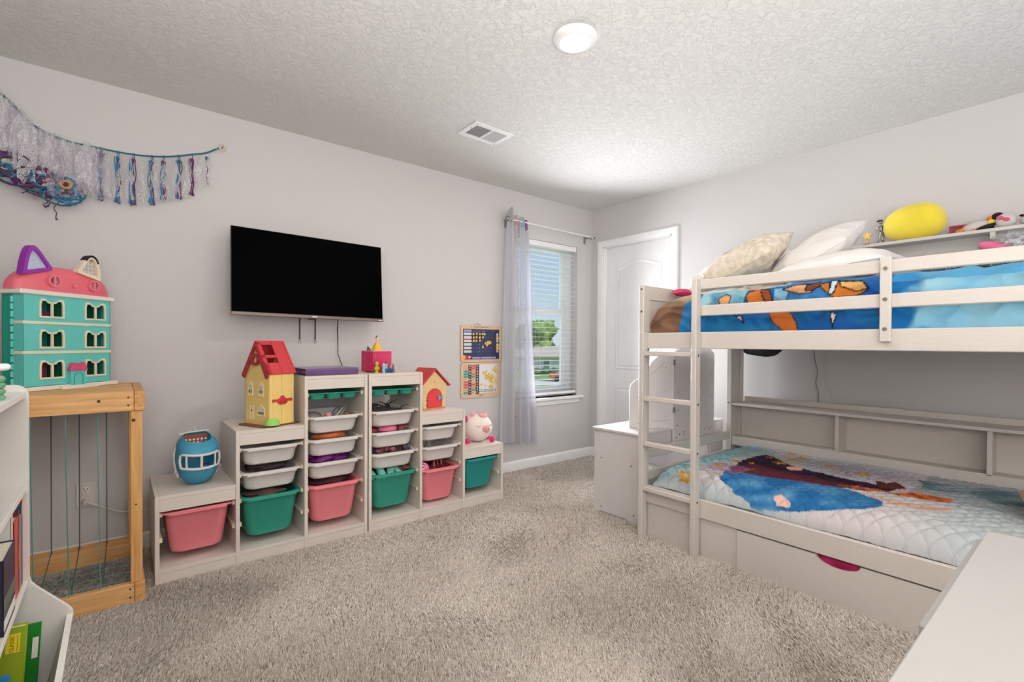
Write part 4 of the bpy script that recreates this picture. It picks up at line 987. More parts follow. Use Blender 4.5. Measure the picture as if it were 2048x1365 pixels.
b = B(); torus(b, None, .017, .0042, Matrix.Translation((.470, GY, 2.232)) @ Matrix.Rotation(R(90), 4, 'X') @ Matrix.Rotation(R(20), 4, 'Y')); obj('end_ring', b, mat('ring_wood_pale', (214, 200, 176), .5), gt)
b = B(); torus(b, None, .0185, .0062, Matrix.Translation((-.190, GY-.075, 1.862)) @ Matrix.Rotation(R(75), 4, 'X')); obj('wooden_ring', b, mat('ring_wood', (196, 146, 84), .5), gt)
b = B().tube([(.434, GY, 2.211), (.445, GY, 2.218), (.456, GY, 2.226)], .0042, 8); obj('rope_end', b, MYb, gt)
b = B().cyl((.473, GY+.005, 2.240), (.473, WA, 2.240), .003, seg=8); obj('wall_hook', b, M_METAL, gt)

# ================================================================ PINE FRAME, DOLLHOUSE, BOOKCASE
fr_ = thing('pine_frame', 'homemade pine frame stand with teal cords, under the dollhouse', 'stand', (-.21, 2.9, 0))
fx0, fx1, fy0, fy1, ft = -.53, .09, 2.600, 3.20, .903
def board(nm, a, m):
    b = B().box(*a, .002); return obj(nm, b, m, fr_)
board('front_board', (fx0, fx1-.036, fy0, fy0+.036, .820, ft), M_WOODX); board('side_board', (fx1-.035, fx1, fy0-.003, fy1, .820, ft-.001), M_WOODY); board('side_board', (fx0-.036, fx0-.001, fy0, fy1, .820, ft-.001), M_WOODY)
board('rear_board', (fx0, fx1-.036, fy1-.036, fy1, .820, ft), M_WOODX); 
for k in range(4):
    y = fy0+.037+k*.1225; board('top_board', (fx0, fx1-.036, y, y+.1215, ft-.019, ft-.0005), M_WOODX)
for (x, y) in ((fx1-.048, fy0+.004), (fx1-.048, fy1-.04), (fx0, fy0+.004), (fx0, fy1-.04)): board('leg', (x, x+.040, y, y+.032, .087, .8195), M_WOODZ)
board('bottom_front_board', (fx0, fx1-.036, fy0, fy0+.036, 0, .086), M_WOODX); board('bottom_side_board', (fx1-.035, fx1, fy0-.003, fy1, 0, .086), M_WOODY); board('bottom_side_board', (fx0-.036, fx0-.001, fy0, fy1, 0, .086), M_WOODY); board('bottom_rear_board', (fx0, fx1-.036, fy1-.036, fy1, 0, .104), M_WOODX)
b = B()
for (x, y, z) in ((fx1-.055, fy0-.001, .845), (fx1-.055, fy0-.001, .878), (fx1-.05, fy0-.001, .03), (fx1-.05, fy0-.001, .065)): obj('screw', B().cyl((x, y, z), (x, y+.002, z), .004, seg=10), M_HOLE, fr_)
for (x, y, z, r) in ((-.06, fy0-.0006, .868, .006), (.052, fy0+.0035, .78, .007), (.06, fy0+.0035, .42, .004)): b = B().cyl((x, y, z), (x, y+.0016, z), r, seg=10); obj('wood_knot', b, M_HOLE, fr_)
MCd = mat('cord_teal', (86, 150, 146), .6)
for x in (-.263, -.162, -.065): obj('cord', B().tube([(x, fy0+.018, .822), (x+.004, fy0+.018, .45), (x+.009, fy0+.018, .084)], .0022, 6), MCd, fr_)
MCd2 = mat('cord_dark', (84, 104, 98), .6)
for x, (x2, y2) in zip((-.245, -.145, -.043), ((-.25, 2.66), (-.15, 2.62), (-.052, 2.62))):
    obj('cord', B().tube([(x, fy1-.045, .822), (x, fy1-.045, .108)], .0022, 6).tube([(x, fy1-.045, .108), (x2, y2, .07)], .002, 6).ell((x, fy1-.045, .106), (.006, .006, .004), 8), MCd2, fr_)
for y in (2.67, 2.76, 2.85, 2.94): obj('floor_cord', B().tube([(fx0, y, .078), (fx1-.036, y+.004, .080)], .0018, 6), MCd, fr_)

dh = thing('dollhouse', 'teal dollhouse with pink domed roof and cat ears, on the pine frame', 'dollhouse', (-.1976, 2.9746, .9035), R(45))
MTq = mat('plastic_turquoise', (98, 204, 196), .38, var=.02); MTd = mat('plastic_deep_teal', (20, 160, 140), .4); MCr = mat('plastic_cream', (236, 222, 196), .45); MPk = mat('plastic_coral_pink', (238, 112, 128), .42, var=.03)
MIn = mat('dollhouse_inside', (18, 110, 76), .6); MPu = mat('plastic_purple', (150, 40, 170), .38)
Wd, yf_, yb_ = .1925, -.0475, .050
bz = .020; top = .405
b = B().box(-Wd-.012, Wd+.030, yf_-.014, yb_+.01, 0, .018, .003); b.prism(rrect(-.06, .11, yf_-.034, yf_, .012), 0, .014, 'z'); obj('base', b, mat('plastic_offwhite', (236, 230, 220), .4), dh, world=False)
wins = [(s-Wd, s-Wd+.102, z, z+.074) for s in (.062, .258) for z in (.048, .180, .311)]
wh = [(x0+.006, x1-.006, z0+.004, z1-.004) for x0, x1, z0, z1 in wins]
for k, (za, zb) in enumerate(((bz, .156), (.168, .282), (.294, top))):
    b = B().holes(-Wd, Wd, za, zb, [h for h in wh if za < h[2] < zb], yf_, yf_+.004, 'y'); 
    # rounded vertical corners of the front
    b.box(-Wd-.001, -Wd+.003, yf_, yf_+.045, za, zb).box(Wd-.003, Wd+.001, yf_, yf_+.045, za, zb)
    obj('front_panel', b, MTq, dh, world=False)
for za in (.156, .282):
    b = B().box(-Wd-.003, Wd+.003, yf_-.003, yf_+.045, za, za+.012, .001); obj('floor_band', b, MCr, dh, world=False)
b = B().box(-Wd, -Wd+.003, yf_+.046, yb_, bz, top).box(Wd-.003, Wd, yf_+.046, yb_, bz, top).holes(-Wd, Wd, bz, top, [(-.14, -.085, .06, .11), (-.14, -.09, .19, .24), (-.13, -.085, .32, .37), ], yb_-.003, yb_, 'y')
obj('rear_shell', b, MTd, dh, world=False)
b = B().box(-Wd+.003, Wd-.003, yf_+.005, yb_-.004, .152, .156).box(-Wd+.003, Wd-.003, yf_+.005, yb_-.004, .278, .282).box(-.02, -.016, yf_+.005, yb_-.004, bz, top).box(.06, Wd-.004, yb_-.008, yb_-.004, bz, top); obj('inner_floor', b, MIn, dh, world=False)
b = B().box(-.10, -.06, 0.0, yb_-.006, bz+.002, .150).box(-.085, -.05, .0, yb_-.006, .284, .34); obj('inner_room', b, mat('inner_plum', (110, 28, 70), .6), dh, world=False)
b = B()
for k in range(12):
    z = .03+k*.031; b.cyl((-Wd-.004, yf_+.046, z), (-Wd-.004, yf_+.046, z+.024), .006, seg=10)
    b.cyl((Wd+.003, yf_+.046, z), (Wd+.003, yf_+.046, z+.024), .004, seg=10)
obj('hinge', b, MTq, dh, world=False)
def catwin(x0, x1, z0, z1, o):
    # outline with two pointed humps, like ears
    xm = (x0+x1)/2; w_ = (x1-x0)/2
    P = [(x1+o, z0-o), (x1+o, z1-.012), (x1-.004, z1+.004+o), (x1-.018, z1+.006+o), (xm+.014, z1-.006+o), (xm-.014, z1-.006+o), (x0+.018, z1+.006+o), (x0+.004, z1+.004+o), (x0-o, z1-.012), (x0-o, z0-o)]
    return P
for (x0, x1, z0, z1) in wins:
    b = B().ring_frame(catwin(x0, x1, z0, z1, .001), catwin(x0+.0065, x1-.0065, z0+.0065, z1-.0075, 0), yf_-.004, yf_+.002)
    xm = (x0+x1)/2; b.box(xm-.0045, xm+.0045, yf_-.004, yf_+.002, z0+.002, z1-.006); obj('window_frame', b, MCr, dh, world=False)
xd = .215-Wd
b = B().prism([(xd-.034, .004), (xd+.034, .004), (xd+.034, .078)]+[(xd-.034, .080)], yf_-.016, yf_); dd = obj('door', b, MTq, dh, world=False)
b = B(); dp = [(xd-.020, .012), (xd-.020, .050)]+[(xd-.020*math.cos(pi*i/10), .050+.018*math.sin(pi*i/10)) for i in range(1, 10)]+[(xd+.020, .050), (xd+.020, .012)]
b.tube([(x, yf_-.0165, z) for x, z in dp], .0018, 5); obj('door_arch', b, MTd, dd, world=False)
b = B().prism([(xd-.040, .078), (xd+.040, .078), (xd+.032, .104), (xd+.026, .108), (xd+.024, .116), (xd+.019, .110), (xd-.019, .110), (xd-.024, .116), (xd-.026, .108), (xd-.032, .104)], yf_-.022, yf_, bev=.002); obj('porch_roof', b, mat('porch_pink', (214, 78, 128), .4), dh, world=False)
b = B().box(-Wd-.016, Wd+.016, yf_-.010, yb_+.006, top, top+.020, .004); obj('roof_trim', b, mat('plastic_offwhite', (236, 230, 220), .4), dh, world=False)
# domed roof with two round windows
rz = top+.020
prof = [(0, .220), (.012, .214), (.03, .205), (.06, .180), (.085, .135), (.100, .085), (.108, .04), (.110, 0)]
b = B(); NR = 36
def roofp(a, k):  # k 0..1 from eave to ridge
    zz = .112*math.sin(k*pi/2); hw = .215*(1-(k**2.6))+.0; y = (yf_+yb_)/2
    xs_ = (.212*math.cos(k*pi/2)**.75 if k < 1 else 0); ys_ = (.052*math.cos(k*pi/2)**.45 if k < 1 else 0)
    ca, sa = math.cos(a), math.sin(a)
    return (xs_*math.copysign(abs(ca)**.55, ca), y+ys_*math.copysign(abs(sa)**.55, sa), rz+zz)
rs = [[roofp(2*pi*j/48, k/14) for j in range(48)] for k in range(14)]
b.rings(rs, cap0=True, cap1=True); obj('roof', b, MPk, dh, world=False, smooth=60)
MLt = mat('reflective_foil', (206, 204, 216), .3, rgb2=(170, 190, 210), vscale=30)
for xe in (.116-Wd, .294-Wd):
    b = B(); b.ring_frame(circ(xe, rz+.046, .0255, 28), circ(xe, rz+.046, .0195, 28), yf_-.016, yf_+.02); b.box(xe-.004, xe+.004, yf_-.015, yf_-.004, rz+.027, rz+.065); rw = obj('round_window', b, mat('plastic_pink_light', (242, 128, 140), .4), dh, world=False)
    b = B().prism(circ(xe, rz+.046, .0198, 24), yf_-.006, yf_-.004); obj('pane', b, mat('attic_dark', (84, 40, 84), .3, rgb2=(180, 170, 176), vscale=40) , rw, world=False)
b = B(); b.prism([(.012+.0, rz+.026), (.022, rz+.036), (.018, rz+.041), (.012, rz+.038), (.006, rz+.041), (.002, rz+.036)], yf_-.014, yf_+.0); obj('heart_window', b, mat('plastic_pink_light', (242, 128, 140), .4), dh, world=False)
# ears
def earpts(P, n=10):
    return [tuple(v)[:2] for v in cr([(x, z, 0) for x, z in P], n)]
eL = earpts([(-.198, rz+.060), (-.190, rz+.115), (-.176, rz+.165), (-.158, rz+.184), (-.135, rz+.170), (-.108, rz+.135), (-.084, rz+.103)])
ib = [(x, z) for x, z in [(-.112, rz+.098), (-.176, rz+.078)]]
b = B().prism([(x, z) for x, z in eL]+[(-.084, rz+.092), (-.198, rz+.060)], yf_-.004, yf_+.030, bev=.0)
cx_, cz_ = -.143, rz+.112
inn = [(cx_+(x-cx_)*.72, cz_+(z-cz_)*.74) for x, z in eL]+[(-.100, rz+.100), (-.180, rz+.078)]
b2 = B(); out_ = eL+[(-.084, rz+.090), (-.196, rz+.060)]
b2.ring_frame(out_, inn, yf_-.008, yf_+.024); ear = obj('purple_ear', b2, MPu, dh, world=False); ear['label'] = 'purple pointed ear'
b = B().prism(inn, yf_+.004, yf_+.008); obj('ear_panel', b, MLt, ear, world=False)
b = None
eR = earpts([(.028, rz+.104), (.050, rz+.140), (.078, rz+.178), (.100, rz+.186), (.122, rz+.172), (.136, rz+.130), (.140, rz+.080)])
cx_, cz_ = .095, rz+.125
inn = [(cx_+(x-cx_)*.66, cz_+(z-cz_)*.72) for x, z in eR]+[(.125, rz+.092), (.052, rz+.106)]
b = B().ring_frame(eR+[(.136, rz+.072), (.030, rz+.098)], inn, yf_-.006, yf_+.020); ear = obj('cream_ear', b, MCr, dh, world=False); ear['label'] = 'cream pointed ear with dark tip and grid'
b = B()
for k in range(3): b.box(.070+k*.018, .072+k*.018, yf_+.004, yf_+.007, rz+.10, rz+.165-.008*abs(k-1))
for k in range(3): b.box(.058, .128, yf_+.004, yf_+.007, rz+.108+k*.018, rz+.110+k*.018)
obj('grid', b, mat('grid_white', (232, 230, 222), .4), ear, world=False)
tip = [p for p in eR if p[1] > rz+.150 and p[0] > .062]
tin = [(cx_+(x-cx_)*.80, cz_+(z-cz_)*.86) for x, z in tip]
b = B().rings([[(a[0]*1.0, yf_-.0075, a[1]+.001), (a[0], yf_+.0215, a[1]+.001), (c[0], yf_+.0215, c[1]), (c[0], yf_-.0075, c[1])] for a, c in zip(tip, tin)]); obj('dark_tip', b, M_BLACK, ear, world=False)

# ---- bookcase at the left edge
bk = thing('bookcase', 'white childrens bookcase with slanted front bin, at the left edge', 'bookcase', (-.34, 1.3, 0))
PY = 1.75
prof = [(-.52, 0), (-.52, 1.0), (-.205, 1.0)]+[(-.205+.027*math.sin(R(a)), .973+.027*math.cos(R(a))) for a in (20, 40, 60, 80)]+[(-.178, .965), (-.178, .505), (-.175, .488), (-.166, .474), (-.104, .402), (-.095, .388), (-.0935, .374), (-.150, .13), (-.160, .06), (-.160, 0)]
for y in (PY, .86):
    b = B().prism(prof, y, y+.014, 'y'); obj('side_panel', b, M_WHITE, bk)
for z in (.983, .741, .496):
    b = B().box(-.515, -.182, .874, PY, z-.016, z, .001); obj('shelf', b, M_WHITE, bk)
b = B().box(-.515, -.165, .874, PY, .060, .075, .001); obj('bin_floor', b, M_WHITE, bk)
b = B().prism([(-.0945, .378), (-.1065, .381), (-.165, .130), (-.152, .127)], .874, PY, 'y'); obj('bin_front', b, M_WHITE, bk)
b = B().box(-.52, -.515, .874, PY, .06, .99); obj('back_panel', b, M_WHITE, bk)
def book(y0, y1, x, z, h, dpt, c, label, lean=0, yaw_=0, nm='book', extra=None):
    t = thing(nm, label, 'book', (x, (y0+y1)/2, z), (lean, 0, yaw_)); m = mat('book_%d_%d_%d' % c, c, .4); w_ = y1-y0
    b = B().box(-.002, 0, -w_/2, w_/2, 0, h, .0006).box(-dpt, 0, -w_/2, -w_/2+.002, 0, h).box(-dpt, 0, w_/2-.002, w_/2, 0, h); obj('cover', b, m, t, world=False)
    b = B().box(-dpt+.004, -.002, -w_/2+.002, w_/2-.002, .003, h-.003); obj('pages', b, mat('paper', (236, 228, 210), .8), t, world=False)
    if extra:
        for (za, zb, c2) in extra:
            b = B().box(-.0005, .0004, -w_/2, w_/2, h*za, h*zb); obj('spine_band', b, mat('book_%d_%d_%d' % c2, c2, .5), t, world=False)
    return t
book(1.725, 1.736, -.188, .497, .218, .15, (196, 52, 40), 'thin red book with orange top, against the bookcase side', extra=[(.80, .97, (240, 160, 60))])
book(1.705, 1.722, -.188, .497, .205, .15, (54, 104, 146), 'slim blue book beside the thin red book', extra=[(.9, 1, (40, 60, 120))])
book(1.690, 1.702, -.188, .497, .185, .14, (214, 188, 150), 'slim cream book between the blue and brown books')
book(1.672, 1.688, -.188, .497, .200, .14, (110, 50, 60), 'dark wine coloured book beside the cream book', extra=[(.3, .6, (200, 90, 60))])
book(1.610, 1.668, -.188, .497, .190, .15, (190, 60, 46), 'thick red book in the middle of the book row')
book(1.585, 1.607, -.190, .497, .212, .14, (214, 210, 206), 'white spined book rising behind the dark navy book')
book(1.440, 1.583, -.184, .497, .158, .15, (34, 26, 52), 'large dark navy book at the left edge of the shelf', extra=[(.06, .2, (220, 216, 206)), (.30, .48, (90, 96, 80))])
def cover_book(y, th, x1, z0, h, w_, c, label, lean, roll=0):
    t = thing('picture_book', label, 'book', (x1, y, z0), (lean, roll, 0)); m = mat('book_%d_%d_%d' % c, c, .4)
    b = B().box(-w_, 0, -th/2, -th/2+.0025, 0, h, .0006).box(-w_, 0, th/2-.0025, th/2, 0, h, .0006).box(-w_, -w_+.003, -th/2, th/2, 0, h); obj('cover', b, m, t, world=False)
    b = B().box(-w_+.003, -.004, -th/2+.0025, th/2-.0025, .004, h-.004); obj('pages', b, mat('paper', (236, 228, 210), .8), t, world=False)
    return t
g = cover_book(1.690, .010, -.168, .078, .318, .26, (26, 130, 40), 'dark green picture book nearest the bookcase side in the bin', R(-4), R(3))
b = B().box(-.014, -.003, -.0062, -.005, .235, .285); obj('page_label', b, mat('paper_white', (236, 232, 224), .6), g, world=False)
g = cover_book(1.600, .022, -.186, .078, .362, .30, (150, 168, 36), 'lime green picture book with yellow classic label in the bin', R(-3), R(3))
b = B().box(-.034, -.010, -.0125, -.0112, .305, .348, .0003); yl = obj('yellow_label', b, mat('label_yellow', (240, 214, 40), .5), g, world=False)
b = B(); text_mesh(b, 'CLASSIC', .010, Matrix.Translation((-.023, -.0128, .3265)) @ Matrix.Rotation(pi/2, 4, 'X') @ Matrix.Rotation(pi/2, 4, 'Z'), width=.038); b.box(-.0145, -.0135, -.0130, -.0125, .308, .345); obj('lettering', b, mat('label_dark', (120, 110, 20), .6), yl, world=False)
g = cover_book(1.500, .012, -.196, .078, .30, .24, (40, 130, 190), 'blue covered picture book in front of the lime green one', R(-3), R(2))
b = B().box(-.20, -.018, -.0075, -.006, .19, .275); obj('grey_picture', b, mat('pict_grey', (150, 176, 196), .6, var=.15, vscale=60), g, world=False)
b = B().box(-.062, -.020, -.0078, -.0062, .085, .180); lb = obj('paper_label', b, mat('paper_label', (224, 214, 208), .6), g, world=False)
b = B()
for k in range(8): b.box(-.057, -.026, -.0082, -.0076, .092+k*.011, .094+k*.011)
obj('print_line', b, mat('print_red', (150, 90, 90), .6), lb, world=False)
# things on the bookcase shelves
t = thing('toy_tower', 'turquoise toy with round loops at the left edge above the bookcase', 'toy', (-.262, 1.66, .983))
b = B().box(-.035, .020, -.03, .03, 0, .02, .004).box(-.03, .016, -.012, .012, .02, .245, .008); obj('column', b, MTq, t, world=False)
b = B(); 
for z in (.10, .155): torus(b, None, .014, .004, Matrix.Translation((.022, -.01, z)) @ Matrix.Rotation(R(90), 4, 'X'), 24, 8)
obj('loop', b, MTq, t, world=False)
for z, m in ((.060, MPk), (.19, MTq), (.215, MTq), (.12, MTq), (.078, MTq)): obj('bead', B().ell((.018, -.012, z), (.014, .014, .011), 14), m, t, world=False)
t = thing('toy_trays', 'stacked mint green plastic toy pieces at the left edge of the top shelf', 'toy', (-.225, 1.52, .983))
for k in range(4):
    b = B().lathe([(0, 0), (.034, 0), (.036, .006), (.032, .012), (.028, .012), (0, .011)], (0, 0, k*.0135), 20, sx=1.0); obj('tray_piece', b, mat('mint_clear', (120, 178, 140), .25, trans=.2), t, world=False)
b = B().cyl((-.33, 1.50, 1.045), (-.2, 1.60, 1.052), .0085, seg=14); b.ell((-.2, 1.60, 1.052), (.009, .009, .0085), 12)
tag(obj('white_rod', b, M_TRIM), 'white plastic rod lying across the top of the bookcase pieces', 'toy')
lump('blue_toy', 'small blue toy piece at the left edge of the middle shelf', 'toy', (-.22, 1.50, .751), (.022, .03, .012), mat('toy_cobalt', (40, 90, 170), .4), 3, .1)
b = B().tube([(-.24, 1.34, .745), (-.212, 1.42, .746), (-.196, 1.40, .747)], .003, 6); tag(obj('craft_stick', b, mat('stick_cream', (226, 210, 170), .6)), 'thin cream stick lying on the middle shelf at the left edge', 'stick')

# ================================================================ BUNK BED
bed = thing('bunk_bed', 'white wooden bunk bed with ladder, guard rails and wall-side shelves', 'bunk bed', (2.95, .72, 0))
BX, BXB, BY1, BY0 = 2.36, 3.40, 1.733, -.30
def bp(nm, m=None, lab=None, **k):
    o = obj(nm, k.pop('b'), m or M_BED, bed); 
    if lab: o['label'] = lab
    return o
for y in (1.696, BY0):
    bp('post', b=B().box(BX, BX+.060, y, y+.034, 0, 1.456, .003)); bp('post', b=B().box(BXB, BXB+.060, y, y+.034, 0, 1.72, .003)); bp('post', b=B().box(BXB+.140, BXB+.195, y+.004, y+.030, 0, 1.70, .003))
    bp('end_panel', b=B().box(BX+.061, BXB-.001, y+.006, y+.028, 1.372, 1.455, .003).box(BX+.061, BXB-.001, y+.013, y+.021, 1.17, 1.372).box(BX+.061, BXB-.001, y+.006, y+.028, 1.091, 1.175, .003))
    bp('end_rail', b=B().box(BX+.061, BXB-.001, y+.006, y+.028, .440, .496, .003)); bp('end_rail', b=B().box(BX+.061, BXB-.001, y+.006, y+.028, .316, .368, .003)); bp('end_rail', b=B().box(BX+.061, BXB-.001, y+.006, y+.028, .08, .24, .003))
    bp('end_shelf_side', b=B().box(BXB+.061, BXB+.139, y+.010, y+.026, .05, 1.70))
bp('side_rail', b=B().box(BX, BX+.025, BY0+.035, 1.695, 1.091, 1.178, .003)); bp('side_rail', b=B().box(BXB, BXB+.022, BY0+.035, 1.695, 1.091, 1.178, .003))
bp('side_rail', b=B().box(BX, BX+.025, BY0+.035, 1.695, .205, .302, .003))
gy1 = 1.346
bp('guard_rail', b=B().box(BX, BX+.022, BY0+.035, gy1, 1.400, 1.452, .004)); bp('guard_rail', b=B().box(BX, BX+.022, BY0+.035, gy1, 1.262, 1.317, .004))
bp('guard_spindle', b=B().box(BX-.022, BX-.0005, .537, .573, 1.126, 1.462, .003))
for z in (1.177, 1.294, 1.415):
    b = B().cyl((BX-.0245, .555, z), (BX-.0215, .555, z), .0075, seg=18); bl_ = bp('bolt', M_METAL, b=b)
b = B()
for z in (1.43, 1.30): b.cyl((BX-.002, 1.711, z+.004), (BX+.002, 1.711, z+.004), .006, seg=12)
bp('bolt', M_METAL, b=b)
b = B().cyl((BXB-.002, 1.715, .70), (BXB+.001, 1.715, .70), .006, seg=14).cyl((BXB+.012, 1.6935, .43), (BXB+.012, 1.697, .43), .004, seg=10); bp('bolt', M_METAL, b=b)
# ladder
ld = obj('ladder', B().box(2.313, BX-.0005, 1.341, 1.370, 0, 1.453, .003).box(2.313, BX-.0005, 1.665, 1.694, 0, 1.182, .003), M_BED, bed)
for z in (1.061, .804, .547, .292):
    obj('rung', B().box(2.318, BX-.006, 1.3705, 1.6645, z-.0125, z+.0125, .003), M_BED, ld)
b = B()
for z in (1.055, .80, .545, .29): b.cyl((2.337, 1.3395, z), (2.337, 1.3415, z), .006, seg=12)
obj('bolt_hole', b, M_HOLE, ld)
# base: fixed panels and the drawer
bp('base_panel', b=B().box(BX+.012, BX+.024, 1.148, 1.695, 0, .2045)); bp('base_panel', b=B().box(BX+.012, BX+.024, BY0+.035, .282, 0, .2045)); bp('base_panel', b=B().box(BX+.05, BX+.06, .25, 1.15, .0, .17))
n0 = 16
cut = [(.715+.082, .1985)]+[(.715+.082*math.cos(pi*i/n0), .1985-.038*math.sin(pi*i/n0)) for i in range(1, n0)]+[(.715-.082, .1985)]
dpoly = [(.284, .003), (1.144, .003), (1.144, .1985)]+cut+[(.284, .1985)]
b = B()
b.box(BX+.004, BX+.022, .284, 1.144, .003, .158)
b.box(BX+.004, BX+.022, .284, .633, .158, .1985).box(BX+.004, BX+.022, .797, 1.144, .158, .1985)
for i in range(n0):
    (ya, za), (yb2, zb) = cut[i], cut[i+1]; b.prism([(ya, .158), (yb2, .158), (yb2, max(.1581, zb)), (ya, max(.1581, za))], BX+.004, BX+.022, 'x')
dw = obj('drawer', b, M_BED, bed)
obj('drawer_box', B().box(BX+.023, BX+.6, .30, .312, .02, .15).box(BX+.023, BX+.6, 1.118, 1.130, .02, .15).box(BX+.023, BX+.6, .312, 1.118, .02, .03), M_BED, dw)
# wall-side shelving, lower and upper
for (zs_, zt, za) in ((.457, .700, .400), (1.462, 1.705, 1.405)):
    bp('shelf_board', b=B().box(BXB+.004, BXB+.21, BY0+.035, 1.694, zt-.018, zt, .002)); bp('shelf_board', b=B().box(BXB+.012, BXB+.21, BY0+.035, 1.694, zs_-.016, zs_, .002))
    bp('shelf_apron', b=B().box(BXB+.010, BXB+.022, BY0+.035, 1.694, za, zs_+.006, .002)); bp('shelf_back', b=B().box(BXB+.115 if zt > 1 else BXB+.15, BXB+.123 if zt > 1 else BXB+.158, BY0+.035, 1.694, zs_, zt-.018))
    bp('shelf_lip', b=B().box(BXB+.195, BXB+.212, BY0+.035, 1.694, zt, zt+.035, .002) if zt < 1 else B().box(BXB+.2, BXB+.21, BY0+.035, 1.694, zt, zt+.004))
    for y in (1.042, .372): bp('shelf_divider', b=B().box(BXB+.010, BXB+.15, y-.010, y+.010, zs_, zt-.018, .001))
b = B()
for k in range(9): y = -.2+k*.22; b.box(BX+.03, BXB-.01, y-.03, y+.03, 1.100, 1.112)
bp('slat', b=b)
b = B().box(BX+.03, BXB-.01, BY0+.05, 1.68, .26, .275); bp('mattress_base', b=b)
MMt = mat('mattress_cover', (216, 214, 212), .9)
tag(obj('mattress', B().box(BX+.07, BXB-.03, BY0+.07, 1.62, .276, .375, .03, seg=3), MMt), 'white mattress under the quilt on the lower bunk', 'mattress')
tag(obj('mattress', B().box(BX+.15, BXB-.04, BY0+.07, 1.58, 1.113, 1.32, .03, seg=3), MMt), 'white mattress under the blue comforter on the upper bunk', 'mattress')

# ---- lower quilt
LV = {'leaf': [(2.432, 1.528), (2.47, 1.515), (2.44, 1.48), (2.40, 1.46), (2.33, 1.40), (2.27, 1.36), (2.25, 1.39), (2.31, 1.44), (2.35, 1.49)]}
leaves = [(2.642, 1.497, .03), (2.728, 1.43, .035), (2.895, 1.413, .035), (3.02, 1.47, .02), (3.167, 1.486, .03), (3.345, 1.452, .03), (3.32, 1.36, .025), (3.379, 1.287, .045), (3.197, 1.207, .05), (3.305, 1.184, .045), (2.924, 1.332, .03), (3.157, 1.331, .025), (3.06, 1.226, .045), (3.197, 1.009, .04), (3.085, .893, .02), (3.157, .837, .045), (2.80, 1.50, .018), (3.10, 1.40, .02), (2.40, 1.46, .055), (2.34, 1.41, .055), (2.27, 1.37, .05)]
purple = [(2.858, 1.384), (3.118, 1.40), (3.227, 1.372), (3.16, 1.266), (3.078, 1.213), (3.019, 1.043), (2.965, .85), (2.989, .624), (2.843, .664), (2.809, .805), (2.772, 1.046), (2.719, 1.254), (2.676, 1.337)]
redp = [(2.737, 1.368), (2.90, 1.322), (2.875, 1.1), (2.862, .898), (2.861, .668), (2.808, .728), (2.754, .868), (2.687, 1.104), (2.645, 1.311)]
hair = [(3.034, .752), (3.082, .736), (3.042, .703), (3.114, .689), (3.058, .65), (2.977, .615), (2.926, .713)]
orange = [(2.802, .851), (2.876, .793), (2.871, .642), (2.97, .564), (2.972, .439), (2.882, .444), (2.84, .526), (2.839, .649), (2.809, .774)]
bluep = [(2.632, 1.347), (2.727, 1.197), (2.78, .909), (2.78, .828), (2.668, .629), (2.563, .617), (2.338, .736), (2.14, .878), (2.102, .952), (2.299, 1.13), (2.428, 1.271)]
lilac = [(2.47, 1.274), (2.60, 1.24), (2.521, 1.134), (2.414, 1.077), (2.322, 1.141), (2.385, 1.22)]
peach = [(2.364, .97), (2.421, .96), (2.349, .897), (2.246, .868), (2.233, .909)]
braid = [(2.732, .715), (2.74, .572), (2.78, .416), (2.727, .414), (2.667, .506), (2.659, .62)]
tealp = [(3.236, .615), (3.30, .40), (3.39, .251), (3.30, .10), (3.10, .1), (3.061, .224), (3.036, .307), (3.121, .409), (3.061, .567)]
def mixc(a, b_, t): t = max(0, min(1, t)); return tuple(p+(q-p)*t for p, q in zip(a, b_))
